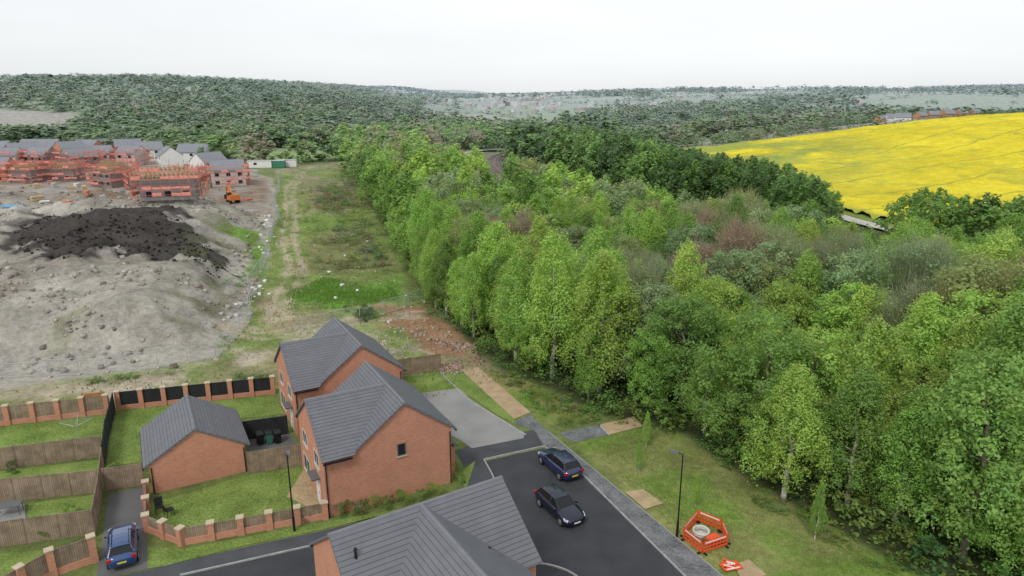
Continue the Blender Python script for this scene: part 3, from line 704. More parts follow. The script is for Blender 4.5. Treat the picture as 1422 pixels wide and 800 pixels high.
# ---------------------------------------------------------------- building site
def site_house(px,py,w,d,rot,wall='brick',frame=False,zE=5.0,zR=8.0,label=None,scaf=True):
    x,y,z=G(px,py)
    lab=label or ('half built house with pale timber roof trusses' if frame else 'new %s house with grey tiled roof on the building site'%('white rendered' if wall=='white' else 'brick'))
    r=root('unfinished_house' if frame else 'new_house',lab,'house',(x,y,z-.3),rot,'houses on the building site')
    mb=MB(); gable_walls(mb,-w/2,w/2,-d/2,d/2,zE,zR if not frame else zE+.02,'x'); mb.obj('wall',[wall],r)
    if frame:
        mb=MB(); n=int(w/.9)
        for i in range(n+1):
            X_=-w/2+w*i/n
            mb.beam((X_,-d/2-.2,zE),(X_,0,zR),.08,.2); mb.beam((X_,d/2+.2,zE),(X_,0,zR),.08,.2); mb.beam((X_,-d/2,zE+.1),(X_,d/2,zE+.1),.08,.18)
        for t_ in np.linspace(0,1,6):
            for s_ in (-1,1): mb.beam((-w/2,s_*(d/2)*(1-t_),zE+(zR-zE)*t_+.15),(w/2*(.2 if t_>.5 else 1),s_*(d/2)*(1-t_),zE+(zR-zE)*t_+.15),.1,.06)
        mb.obj('roof_truss',['lumber'],r)
    else:
        mb=MB(); gable_roof(mb,-w/2-.15,w/2+.15,-d/2,d/2,zE,zR,'x'); mb.obj('roof',['tilefar','tilefar'],r)
    nw=max(2,int(w/3.2))
    for i in range(nw):
        for zz in (1.4,3.9):
            if zz>zE-1: continue
            g=MB(); X_=-w/2+w*(i+.5)/nw; g.box(X_-.6,X_+.6,-d/2-.04,-d/2-.01,zz-.55,zz+.55); g.obj('window',['glass'],r)
    if scaf:
        s=root('scaffolding','red netted scaffolding around a house','scaffolding',(x,y,z-.2),rot,'red scaffolding on the building site')
        mb=MB(); bd=MB(); W=w/2+1.2; D=d/2+1.2; top=zE+(2.6 if frame else 1.8)
        cs=[(-W,-D),(W,-D),(W,D),(-W,D)]
        for k in range(4):
            (xa,ya),(xb,yb)=cs[k],cs[(k+1)%4]; L=math.hypot(xb-xa,yb-ya); n=max(2,int(L/1.8))
            for i in range(n): 
                X_=xa+(xb-xa)*i/n; Y_=ya+(yb-ya)*i/n; mb.cyl((X_,Y_,0),(X_,Y_,top+random.uniform(-.4,1.2)),.05,n=4)
                if random.random()<.3 and k!=2: mb.beam((X_,Y_,2.2),(xa+(xb-xa)*(i+1)/n,ya+(yb-ya)*(i+1)/n,4.4),.06,.06)
            for zz in (1.2,2.2,3.3,4.4,5.6,6.4,7.2):
                if zz<top: mb.beam((xa,ya,zz),(xb,yb,zz),.06,.06)
            for zz in (.9,2.3,4.5,6.1):
                if zz>top-.5: continue
                for i in range(n):
                    if random.random()<.52 and k!=2:
                        A_=(xa+(xb-xa)*(i+.04)/n,ya+(yb-ya)*(i+.04)/n); B_=(xa+(xb-xa)*(i+.96)/n,ya+(yb-ya)*(i+.96)/n); q_=random.uniform(.35,.8)
                        nt_=MB(); nt_.beam((*A_,zz+.4),(*B_,zz+.4+random.uniform(-.1,.1)),.03,q_); nt_.obj('netting',['net'],s)
                if zz>1: bd.beam((xa*.93,ya*.93,zz),(xb*.93,yb*.93,zz),.5,.05)
        mb.obj('poles',['red'],s); bd.obj('boards',['board'],s)
R_=math.radians
site_house(240,274,11,8,R_(14),'conc',frame=True,zE=4.4,zR=6.8)
site_house(160,258,10,8,R_(-30),'conc',frame=True)
site_house(203,262,8,7,R_(35),'conc',frame=True,zE=3.2,zR=5.6)
site_house(318,256,10,8.5,R_(24),'white')
site_house(292,242,10,8,R_(60),'white',scaf=False)
site_house(237,231,9,8,R_(-55),'white',scaf=False)
site_house(270,252,8,7,R_(-10),'conc',frame=True,zE=2.6,zR=4.6)
site_house(92,250,9,8,R_(8),'conc',frame=True,zE=4.0,zR=6.2)
site_house(45,252,9,8,R_(-15),'conc',frame=True,zE=4.2,zR=6.4)
site_house(0,251,9,8,R_(5),'brick')
site_house(-45,250,12,8,R_(5),'brick')
for i,(px,py,w,ro,wl) in enumerate([(12,233,10,10,'white'),(62,232,11,-20,'conc'),(112,234,11,60,'conc'),(140,229,10,12,'white'),(185,229,9,-10,'white'),(272,226,12,5,'white'),(60,217,16,8,'brick'),(150,216,11,70,'white'),(5,221,12,-20,'brick'),(-50,236,14,0,'brick'),(-60,225,14,0,'brick'),(100,221,11,60,'brick'),(210,222,10,15,'white'),(35,224,11,40,'brick'),(125,218,12,-15,'brick'),(180,217,11,30,'brick')]):
    site_house(px,py,w,8.5,R_(ro),wl,scaf=(i in (0,1,2,3,4)))
def excavator(px,py,ang,m,sc=.8):
    x,y,z=G(px,py); r=root('excavator','orange tracked excavator working on bare earth','excavator',(x,y,z),ang)
    r.scale=(sc,sc,sc)
    for s_ in (-1,1):
        mb=MB(); mb.hexa([(-1.6,s_*1.1-.25,.1),(1.6,s_*1.1-.25,.1),(1.6,s_*1.1+.25,.1),(-1.6,s_*1.1+.25,.1)],[(-1.9,s_*1.1-.25,.8),(1.9,s_*1.1-.25,.8),(1.9,s_*1.1+.25,.8),(-1.9,s_*1.1+.25,.8)]); mb.obj('track',['tyre'],r)
    mb=MB(); mb.box(-2.1,.9,-1.3,1.3,.95,2.1); mb.box(-2.0,-.9,-1.2,1.2,2.102,2.4); mb.obj('machine_body',[m],r)
    mb=MB(); mb.box(-.4,1.1,.35,1.3,2.1,3.0); mb.obj('cab',['glass'],r)
    mb=MB(); mb.box(-.45,1.15,.3,1.35,3.0,3.1); mb.obj('cab_roof',[m],r)
    mb=MB(); mb.beam((.8,-.2,1.8),(3.2,-.2,4.4),.45,.6); mb.beam((3.1,-.2,4.4),(5.0,-.2,3.9),.4,.5); mb.obj('boom',[m],r)
    mb=MB(); mb.beam((4.9,-.2,4.1),(5.6,-.2,1.6),.3,.4); mb.obj('dipper_arm',[m],r)
    mb=MB(); mb.hexa([(5.2,-.8,1.0),(5.9,-.8,.5),(5.9,.4,.5),(5.2,.4,1.0)],[(5.3,-.8,1.8),(6.2,-.8,1.4),(6.2,.4,1.4),(5.3,.4,1.8)]); mb.obj('bucket',['tyre'],r)
excavator(324,282,math.radians(130),'plantorange',.95)
for px,py,c,w in ((362,233,'white',9),(380,233,'green',9),(398,232,'white',8)):
    x,y,z=G(px,py); r=root('site_cabin','portable site cabin standing on the compound','site cabin',(x,y,z),.1,'site cabins')
    mb=MB(); mb.box(-w/2,w/2,-1.4,1.4,.1,2.7); mb.obj('cabin_wall',[c],r)
    mb=MB(); mb.box(-w/2-.1,w/2+.1,-1.5,1.5,2.7,2.85); mb.obj('cabin_roof',['steel'],r)
    mb=MB(); mb.box(-w/4,-w/4+1.2,-1.44,-1.41,1.2,2.1); mb.obj('window',['glass'],r)
for k in range(46):
    px=random.uniform(0,345); py=random.uniform(252,284); x,y,z=G(px,py); w_=random.uniform(.5,1.3)
    mb=MB(); n_=random.randint(1,3)
    for j in range(n_): mb.box(-w_,w_,-.5,.5,.05+j*.42,.4+j*.42)
    tag(mb.obj('material_stack',[random.choice(['lumber','conc','red','white','brick','steel','lumber'])],None,(x,y,z),random.uniform(0,3)),'stack of building materials on bare ground','building materials','building material stacks')
x,y,z=G(10,287)
mb=MB(); mb.hexa([(-3,-1.,0),(3,-1.,0),(3,1.,0),(-3,1.,0)],[(-2.6,-.6,.45),(2.4,-.7,.35),(2.6,.6,.5),(-2.2,.6,.4)]); tag(mb.obj('tarpaulin_heap',['bluetarp'],None,(x,y,z-.1)),'heap covered with a blue tarpaulin','tarpaulin')
# rubble stuff
v=[];qd=[];cc=[]; nb=0
def rocks(n,poly,smin,smax,col,colv=.3,thr=.47):
    global nb
    xs=[p[0] for p in poly]; ys=[p[1] for p in poly]
    X=rng.uniform(min(xs),max(xs),n*5); Y=rng.uniform(min(ys),max(ys),n*5); k=inside(poly,X,Y)&(fbm(X,Y,6,201)>thr)
    if col[0]>.1: k&=(sd(DARK,X,Y)<-3)
    X=X[k][:n];Y=Y[k][:n]; Zh=height(X,Y)
    cube=np.array([[-1,-1,-1],[1,-1,-1],[1,1,-1],[-1,1,-1],[-1,-1,1],[1,-1,1],[1,1,1],[-1,1,1]],float)
    cf=np.array([[0,3,2,1],[4,5,6,7],[0,1,5,4],[1,2,6,5],[2,3,7,6],[3,0,4,7]])
    for i in range(len(X)):
        s=smin+(smax-smin)*rng.random()**2.2*rng.uniform(.5,1,3); a=rng.uniform(0,6.3); c,s2=math.cos(a),math.sin(a)
        p=cube*s*(1+rng.uniform(-.3,.3,(8,3))); p=np.stack([p[:,0]*c-p[:,1]*s2,p[:,0]*s2+p[:,1]*c,p[:,2]],1)+[X[i],Y[i],Zh[i]+s[2]*.3]
        v.append(p); qd.append(cf+nb); nb+=8; cc.append(np.repeat(np.array([col])*rng.uniform(1-colv,1+colv),8,0))
rocks(4600,MOUND,.05,.34,(.36,.33,.29),.4,.44)
rocks(1300,DARK,.04,.26,(.045,.04,.037),.4,.42)
rocks(380,PP([(590,470),(660,480),(668,505),(620,520),(585,500)]),.05,.25,(.36,.25,.19))
rocks(500,SITE,.12,.5,(.3,.24,.19))
rocks(150,PP([(372,290),(390,290),(380,380),(352,440),(290,480),(280,470),(345,400)]),.1,.4,(.66,.66,.64))
rocks(40,PP([(440,330),(500,320),(560,400),(600,440),(400,470),(300,520),(280,480)]),.08,.3,(.66,.66,.64))
rocks(600,PP([(0,575),(300,520),(600,440),(690,520),(400,530)]),.05,.18,(.4,.36,.3))
tag(mkobj('rubble',np_mesh('rubble',np.concatenate(v),np.concatenate(qd),np.concatenate(cc),M['ground'])),'scattered stones and rubble on the spoil','rubble',kind='stuff')
# ---------------------------------------------------------------- trees
def quads(c,n,sx,sy,r):
    n=n/np.linalg.norm(n,axis=1,keepdims=True)
    t=np.cross(n,r.normal(size=n.shape)); t/=np.linalg.norm(t,axis=1,keepdims=True); b=np.cross(n,t)
    t*=sx[:,None]; b*=sy[:,None]
    return np.stack([c-t-b*.6,c+t*.7-b,c+t+b*.6,c-t*.7+b],1).reshape(-1,3)
def crown_template(seed,Nn,leaf,kind,nc=None,up=.3):
    r=np.random.default_rng(seed)
    R,z0,z1,cb={'birch':(2.05,1.5,10.6,.5),'round':(2.75,1.4,9.7,.6),'twig':(2.6,2.0,9.6,.75),'bush':(1.5,.0,2.3,.6)}[kind]
    nc=nc or {'birch':260,'round':250,'twig':110,'bush':18}[kind]
    zr=r.random(nc)**.9; zr[:4]=[1.0,.97,.93,.9]
    if kind=='birch': pf=(1-zr)**.5*np.minimum(1,(zr+.12)/.42)**.6*1.2+.03
    else: pf=np.sqrt(np.clip(1-((zr-.42)/.62)**2,0.02,1))
    a=r.random(nc)*2*np.pi; ph=r.random(3)*6
    pf=pf*(1+.22*np.sin(2*a+ph[0]+4*zr)+.18*np.sin(3*a+ph[1]+7*zr)+.12*np.sin(5*a+ph[2]))
    rad=R*pf*(.25+.8*np.sqrt(r.random(nc)))
    c=np.stack([rad*np.cos(a),rad*np.sin(a),z0+zr*(z1-z0)],1)
    cr=(.35+.7*r.random(nc))*cb*(.5+.5*np.clip(pf,0,1))
    w=cr**2; idx=r.choice(nc,Nn,p=w/w.sum())
    d=r.normal(size=(Nn,3)); d[:,2]+=.4; d/=np.linalg.norm(d,axis=1,keepdims=True)
    rrr=.4+.65*r.random(Nn)**.6; strg=r.random(Nn)<.24; rrr=np.where(strg,rrr*1.6,rrr)
    p=c[idx]+d*(cr[idx]*rrr)[:,None]*np.array([1,1,1.0 if kind!='birch' else 1.75])
    out=c[idx]*np.array([1,1,0]); out/= (np.linalg.norm(out,axis=1,keepdims=True)+.1)
    n=d*.75+out*.3+r.normal(size=(Nn,3))*.5+np.array([0,0,up])
    s=leaf*(.55+.75*r.random(Nn))
    V=quads(p,n,s,s*(.5+.3*r.random(Nn)),r)
    br=(.88+.24*r.random(nc))[idx]*(.86+.28*r.random(Nn)); hue=((r.random(nc)-.5)*.14)[idx]
    col=np.stack([br*(1+hue),br,br*(1-hue*.5)],1)
    if kind=='twig':
        k=Nn//3; dd=c[idx[:k]]-np.array([0,0,2.5]); dd/=np.linalg.norm(dd,axis=1,keepdims=True)
        dd=dd+r.normal(size=(k,3))*.35; sd_=np.cross(dd,r.normal(size=(k,3))); sd_/=np.linalg.norm(sd_,axis=1,keepdims=True)
        l=r.uniform(.4,.9,k)[:,None]*max(1,leaf/.16)**.5; wd=.016*max(1,leaf/.11)
        T=np.stack([p[:k]-dd*l-sd_*wd,p[:k]-dd*l+sd_*wd,p[:k]+dd*l+sd_*wd*.5,p[:k]+dd*l-sd_*wd*.5],1).reshape(-1,3)
        V[:k*4]=T; col[:k]=[.95,.82,.95]
    return V,np.repeat(col,4,0)
def trunk_mesh(seed,h,kind,bark):
    r=random.Random(seed); mb=MB(); R=.17; top=h*.85; k=6
    pts=[]
    for i in range(k+1):
        t=i/k; pts.append(Vector((r.uniform(-.12,.12)*i*.6,r.uniform(-.12,.12)*i*.6,-.2+t*top)))
    for i in range(k): mb.cyl(pts[i],pts[i+1],R*(1-i/k)**.8+.02,R*(1-(i+1)/k)**.8+.02,n=7)
    for i in range(11 if kind!='twig' else 18):
        t=r.uniform(.2,.9); q=pts[min(k-1,int(t*k))].lerp(pts[min(k,int(t*k)+1)],t*k-int(t*k)); a=r.uniform(0,6.28)
        l=(1.0-t*.6)*r.uniform(1.3,2.3); e=q+Vector((math.cos(a)*l,math.sin(a)*l,l*r.uniform(.5,1.1)))
        m_=q.lerp(e,.5)+Vector((0,0,-.1)); mb.cyl(q,m_,.055*(1.3-t),.04*(1.3-t),n=5); mb.cyl(m_,e,.04*(1.3-t),.012,n=5)
    return mb.mesh('trunk',[bark],True)
def qi(n): return np.arange(n*4).reshape(-1,4)
near=[]
for s,(kind,Nn,lf) in enumerate([('birch',18000,.064),('birch',17000,.064),('birch',15000,.066),('round',20000,.072),('round',20000,.075),('round',18000,.072),('twig',9000,.065),('twig',7500,.065),('birch',14000,.064),('birch',17000,.067)]):
    V,c=crown_template(100+s,Nn,lf,kind)
    near.append((kind,np_mesh('crown',V,qi(Nn),c,M['leaf']),trunk_mesh(s,10,kind,'birchbark' if kind=='birch' else 'bark')))
PAL={'lime':(.41,.57,.13),'mid':(.24,.39,.10),'dark':(.145,.245,.08),'olive':(.38,.45,.17),'brown':(.42,.38,.24),'grey':(.33,.43,.21),'fresh':(.32,.50,.115)}
LIM=[(700,150),(720,168),(800,172),(900,188),(950,203),(1000,212),(1080,222),(1140,240),(1154,262),(1162,298),(1238,336),(1244,290),(1258,262),(1300,256),(1340,272),(1380,270),(1450,262),(1900,250)]
lx=[a for a,b in LIM]; ly=[b for a,b in LIM]
def pts_in(poly,sp,ymin,ymax,s):
    xs=[p[0] for p in poly]; x=np.arange(min(xs),max(xs),sp); y=np.arange(ymin,ymax,sp*.87)
    Xg,Yg=np.meshgrid(x,y); Xg=Xg+ (np.arange(len(y))%2)[:,None]*sp/2
    r=np.random.default_rng(s); Xg=Xg+r.uniform(-.4,.4,Xg.shape)*sp; Yg=Yg+r.uniform(-.4,.4,Yg.shape)*sp
    Xg=Xg.ravel();Yg=Yg.ravel(); k=inside(poly,Xg,Yg); return Xg[k],Yg[k]
x1,y1=pts_in(FOREST,4.0,5,110,1); x2,y2=pts_in(FOREST,4.7,110,260,2); x3,y3=pts_in(FOREST,7,260,620,3)
tx=np.concatenate([x1,x2,x3]); ty=np.concatenate([y1,y2,y3])
rd=pldist(RAIL,tx,ty); pd=pldist(SROAD,tx,ty)
right=tx>np.interp(ty,[p[1] for p in RAIL],[p[0] for p in RAIL])
k=(rd>np.where(ty>190,8.0,np.where(right,6.0,10.0)))&(pd>5)&(pldist(LANE,tx,ty)>4)
tx,ty,rd,right=tx[k],ty[k],rd[k],right[k]; tz=height(tx,ty)
hh=rng.uniform(7.4,13.4,len(tx))*(.84+.34*fbm(tx,ty,18,301))
hh*=1+.25*S((tx-22)/18)*S((75-ty)/20)
hh*=np.where(right&(ty>85),1.35,1)
hh*=np.where(~right&(rd<30)&(ty>80),.62+.38*np.clip((rd-10)/20,0,1),1)
ed=sd(FOREST,tx,ty); hh*=np.where(ed<2.2,.8,1)
for it in range(18):
    ppx,ppy=proj(tx,ty,tz+hh*1.06); lim=np.interp(ppx,lx,ly)
    bad=(ppy<lim)&(ppx>718)&(ty<420)
    bad|=(ppx>664)&(ppx<708)&(ppy<240)&(ty<400)
    bad|=(ppx>632)&(ppx<656)&(ppy<222)&(ty<380)&(ty>190)
    hh=np.where(bad,hh*.87,hh)
k=hh>1.8; tx,ty,tz,hh,right=tx[k],ty[k],tz[k],hh[k],right[k]
px_,py_=proj(tx,ty,tz+hh*.5); dist=np.hypot(tx,ty)
typ=fbm(tx,ty,16,311)+rng.uniform(-.2,.2,len(tx)); typ2=rng.random(len(tx))
inner=sd(FOREST,tx,ty)
def choose(i):
    t=typ[i]; u=typ2[i]
    if right[i] and ty[i]>85: return ('round' if u<.6 else 'birch',['dark','mid','dark','dark','mid'][int((u*7)%1*5)])
    if inner[i]<6 and ty[i]>30 and tx[i]<60: 
        return ('birch',['fresh','mid','lime','fresh','fresh'][int(u*5)]) if t<.68 else ('round',['fresh','mid'][int(u*2)])
    if t<.32: return ('twig',['brown','olive','grey'][int(u*3)])
    if t<.42: return ('round',['olive','grey','lime'][int(u*3)])
    if t<.64: return ('birch' if u<.7 else 'round',['lime','fresh','fresh','mid','lime','fresh'][int((u*9)%1*6)])
    return ('round' if u<.4 else 'birch',['mid','fresh','grey','fresh','mid'][int((u*13)%1*5)])
vis=(px_>-80)&(px_<1540)&(py_<900)
order=np.argsort(np.where(vis,dist,1e6)); ind=set()
LAB={'birch':'birch tree with %s leaves in the woodland','round':'broad %s leaved tree in the woodland','twig':'sparse %s budding tree with bare twigs'}
CN={'lime':'yellow green','mid':'mid green','dark':'dark green','olive':'olive green','brown':'brownish','grey':'grey green','fresh':'fresh green'}
def place_tree(x,y,z,h,kind,cn,group,label=None,wid=1.0):
    c=[t for t in near if t[0]==kind]; t=c[random.randrange(len(c))]; s=h/10; ang=random.uniform(0,6.28)
    r=mkobj('woodland_tree' if group=='woodland trees' else 'young_tree',None,None,(x,y,z),ang); tag(r,label or LAB[kind]%CN[cn],'tree',group)
    w=s*random.uniform(.95,1.2)*wid
    for nm,me_ in (('trunk',t[2]),('crown',t[1])):
        o=mkobj(nm,me_,r); o.scale=(w,w,s)
        if nm=='crown':
            cc_=PAL[cn]; j=random.uniform(.82,1.15); o.color=(cc_[0]*j*random.uniform(.93,1.07),cc_[1]*j,cc_[2]*j,1)
for i in order[:298]:
    if not vis[i]: break
    kd,cn=choose(i); ind.add(int(i)); place_tree(float(tx[i]),float(ty[i]),float(tz[i]),float(hh[i]),kd,cn,'woodland trees')
LOD={}
for lod,(nn,lf) in enumerate([(3400,.12),(1250,.205),(340,.40),(120,.64),(55,.88)]):
    for kd in ('birch','round','twig'): LOD[(lod,kd)]=[crown_template(500+lod*10+j,nn,lf,kd,nc=[140,80,36,20,12][lod],up=[.4,.6,1.2,2.2,3.0][lod]) for j in range(3)]
class Acc:
    def __init__(s): s.v=[];s.c=[]
    def add(s,V,c,x,y,z,sx,sz,col,hf):
        a=random.uniform(0,6.28); ca,sa=math.cos(a)*sx,math.sin(a)*sx
        W=np.empty(V.shape,np.float32); W[:,0]=V[:,0]*ca-V[:,1]*sa+x; W[:,1]=V[:,0]*sa+V[:,1]*ca+y; W[:,2]=V[:,2]*sz+z
        K=c*np.array(col)[None,:]; K=K*(1-hf)+HAZE[None,:]*hf*(1.35+.1*c[:,1:2])  # pale haze painted into the leaf colours of far trees
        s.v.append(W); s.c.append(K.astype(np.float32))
    def done(s,name,label,cat):
        V=np.concatenate(s.v); C=np.concatenate(s.c)
        print(name,'quads',len(V)//4)
        return tag(mkobj(name,np_mesh(name,V,qi(len(V)//4),C,M['leaf'])),label,cat,kind='stuff')
acc=Acc()
for i in range(len(tx)):
    if i in ind: continue
    if not vis[i] and (px_[i]>1700 or px_[i]<-250 or py_[i]>1100): continue
    kd,cn=choose(i); d=dist[i]; lod=0 if d<130 else 1 if d<230 else 2 if d<420 else 3
    V,c=random.choice(LOD[(lod,kd)]); s=hh[i]/10*(1.0 if d<260 else 1.35)*(1.4 if hh[i]<4 else 1); j=random.uniform(.85,1.2)
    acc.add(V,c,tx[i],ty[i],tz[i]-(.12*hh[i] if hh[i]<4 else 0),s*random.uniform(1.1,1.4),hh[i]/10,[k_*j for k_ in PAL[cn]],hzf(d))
acc.done('woodland','dense mixed spring woodland along the railway','woodland')
# far woods
acc=Acc(); n=90000
a=rng.uniform(-.72,.72,n); r=np.sqrt(rng.uniform(300**2,2600**2,n)); fx=r*np.sin(a); fy=r*np.cos(a)
ch,ed=cells(fx,fy); w=fbm(fx,fy,210,401)
leftw=S((-fx-10)/160)*S((1300-r)/300); rw=S((fx-20)/60)*S((700-r)/150)
thr=.57-.22*leftw-.10*rw
wood=(w>thr); hedge=(ed<np.where(r<1400,3.5,6))
keep=(wood|hedge)
keep&=~inside(FIELD,fx,fy)&~inside(FOREST,fx,fy)&~(sd(SITE,fx,fy)>-8)
keep&=~inside(BROWN,fx,fy)&~inside(MEADOW,fx,fy)
keep&=~((fx>60)&(fx<560)&(fy<362)&(fx>60+ (fy-300)*.2))
keep&=~((fx>60)&(fy<420)&(fx>170)&(fx<270))
keep&=(pldist(RAIL,fx,fy)>9)
sp=np.where(r<600,.55,np.where(r<1100,.38,.24)); keep&=rng.random(n)<np.where(wood,sp*1.6,1)
ids=np.nonzero(keep)[0]
bx=rng.uniform(-420,-60,900); by=rng.uniform(345,450,900); bk=~inside(BROWN,bx,by)&~inside(MEADOW,bx,by)&(sd(SITE,bx,by)<-6)
allx=np.concatenate([fx[ids],bx[bk]]); ally=np.concatenate([fy[ids],by[bk]]); allz=height(allx,ally); hed=np.concatenate([~wood[ids],np.zeros(bk.sum(),bool)])
print('far trees',len(allx))
patch=fbm(allx,ally,60,433)
for x,y,z,hg,pt in zip(allx,ally,allz,hed,patch):
    d=math.hypot(x,y); lod=2 if d<420 else 3 if d<900 else 4
    u=random.random(); kd='round' if u<.8 else 'birch' if u<.9 else 'twig'; cn=random.choice(['mid','dark','mid','grey'] if pt<.5 else ['olive','fresh','grey','mid','brown'])
    V,c=random.choice(LOD[(lod,kd)]); h=random.uniform(6,14)
    if hg and random.random()<.8: h=random.uniform(2.5,4.5)
    if x>100 and y<470: h=min(h,random.uniform(2.5,6))
    if x<-230 and 400<y<455: h*=.7
    sx=h/10*random.uniform(1.5,2.2)*(1.6 if h<5 else 1)
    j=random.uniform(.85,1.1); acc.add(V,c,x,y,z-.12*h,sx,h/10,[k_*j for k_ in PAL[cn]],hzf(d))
for x in np.arange(80,520,2.6):
    y=np.interp(x,[80,250,520],[343,359,375])+random.uniform(-1,1); V,c=random.choice(LOD[(2,'round')]); h=random.uniform(1.8,3.2) if random.random()<.93 else random.uniform(5,8)
    acc.add(V,c,x,y,hz(x,y)-.3,h/10*2,h/10,[k_*.75 for k_ in PAL['mid']],hzf(350))
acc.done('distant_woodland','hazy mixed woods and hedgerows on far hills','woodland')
# undergrowth
acc=Acc(); bush=[crown_template(900+j,220,.13,'bush') for j in range(5)]
ux,uy=pts_in(FOREST,2.2,18,100,9); uz=height(ux,uy)
for x,y,z in zip(ux,uy,uz):
    if pldist(RAIL,np.array([x]),np.array([y]))[0]<5: continue
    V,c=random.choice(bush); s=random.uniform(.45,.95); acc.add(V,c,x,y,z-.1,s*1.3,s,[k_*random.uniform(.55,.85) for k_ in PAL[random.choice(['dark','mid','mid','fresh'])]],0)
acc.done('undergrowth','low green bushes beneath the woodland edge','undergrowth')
acc=Acc()
def scatter(poly,n,s0,s1,cols,thr=.45,tm=bush,sc=12,seed=501):
    xs=[p[0] for p in poly]; ys=[p[1] for p in poly]
    X=rng.uniform(min(xs),max(xs),n*5); Y=rng.uniform(min(ys),max(ys),n*5); k=inside(poly,X,Y)&(fbm(X,Y,sc,seed)>thr); X=X[k][:n];Y=Y[k][:n]; Zz=height(X,Y)
    for x,y,z in zip(X,Y,Zz):
        V,c=random.choice(tm); s=random.uniform(s0,s1); acc.add(V,c,x,y,z-.1*s,s*1.5,s*.8,[k_*random.uniform(.6,.9) for k_ in PAL[random.choice(cols)]],0)
scatter(PP([(440,290),(480,232),(520,300),(560,390),(600,440),(560,410),(480,380),(470,330)]),280,.2,.8,['olive','mid','fresh','grey'],.46)
scatter(PP([(390,290),(480,232),(520,300),(545,380),(400,390)]),170,.12,.4,['olive','mid','fresh','grey'],.4,sc=6,seed=533)
scatter(PP([(440,262),(490,255),(505,290),(440,300)]),80,.4,.9,['brown','grey','olive'],.38)
scatter(PP([(430,335),(510,325),(540,370),(440,378)]),90,.2,.6,['brown','olive','grey'],.42)
scatter(PP([(480,432),(515,426),(520,442),(490,448)]),12,.3,.5,['dark','mid'],0)
scatter(PP([(0,575),(300,530),(370,520),(380,545),(160,565),(0,590)]),150,.12,.35,['olive','mid','grey'],.4)
scatter(PP([(0,545),(250,515),(300,525),(0,570)]),80,.12,.3,['olive','mid'],.45)
scatter(PP([(350,300),(375,300),(350,440),(300,500),(290,470)]),70,.12,.35,['fresh','mid','olive'],.4)
scatter(PP([(945,600),(1000,640),(1092,700),(1212,768),(1380,850),(1330,860),(1190,775),(1060,705),(960,650)]),120,.1,.3,['mid','olive','fresh'],.4)
scatter(PP([(665,508),(722,524),(850,583),(800,595),(760,580)]),80,.1,.35,['mid','olive','fresh'],.35)
acc.done('scrub','scattered brambles, weeds and rough scrub','scrub')
def tufts(poly,n,hgt,col,seed):
    xs=[p[0] for p in poly]; ys=[p[1] for p in poly]
    X=rng.uniform(min(xs),max(xs),n*3); Y=rng.uniform(min(ys),max(ys),n*3); k=inside(poly,X,Y)&(fbm(X,Y,4,seed)+rng.uniform(-.2,.2,n*3)>.45); X=X[k][:n];Y=Y[k][:n]; Zz=height(X,Y)
    m=len(X); a=rng.uniform(0,6.28,m); w=hgt*.35; h=hgt*rng.uniform(.5,1.3,m); dx,dy=np.cos(a)*w,np.sin(a)*w; ox,oy=rng.normal(0,hgt*.3,m),rng.normal(0,hgt*.3,m)
    V=np.stack([np.stack([X-dx,Y-dy,Zz],1),np.stack([X+dx,Y+dy,Zz],1),np.stack([X+dx*.3+ox,Y+dy*.3+oy,Zz+h],1),np.stack([X-dx*.3+ox,Y-dy*.3+oy,Zz+h],1)],1).reshape(-1,3)
    C=np.repeat(np.array(col)[None,:]*rng.uniform(.7,1.35,(m,1)),4,0); TV.append(V);TC.append(C)
TV=[];TC=[]
tufts(PP([(810,612),(890,596),(945,605),(1000,645),(1092,702),(1212,770),(1380,850),(1100,880),(1003,800)]),26000,.07,(.26,.36,.09),1)
tufts(PP([(665,512),(850,583),(770,600)]),5000,.07,(.24,.31,.09),2)
tufts(ROUGH,24000,.22,(.27,.31,.12),3)
tufts(PP([(395,395),(415,402),(450,385),(500,395),(540,392),(556,415),(480,428),(400,430)]),5000,.2,(.18,.33,.06),4)
for pl in ([(208,700),(345,660),(424,648),(450,690),(452,716),(253,752),(208,735)],[(158,585),(166,570),(378,549),(396,575),(330,582),(215,640),(148,648)],[(-60,600),(150,577),(143,635),(-60,655)],[(556,524),(612,514),(634,540),(588,545)],[(205,760),(255,762),(455,725),(640,692),(640,688),(470,731),(330,760),(205,790)]):
    tufts(PP(pl),5000,.06,(.19,.30,.06),5)
V=np.concatenate(TV); V[:,2]+=.02
tag(mkobj('grass_tufts',np_mesh('grass_tufts',V,qi(len(V)//4),np.concatenate(TC),M['leaf'])),'short rough grass tufts on verges and lawns','grass',kind='stuff')
for px,py,h in ((897,622,3.0),(887,656,2.3),(966,704,2.4),(1131,752,4.0),(886,640,1.6)):
    p=P(px,py); place_tree(p[0],p[1],0,h,'birch','fresh','young verge trees','slender young tree planted in the grass verge',.5)
V,c=crown_template(990,1400,.07,'bush'); shm=np_mesh('foliage',V,qi(1400),c,M['leaf'])
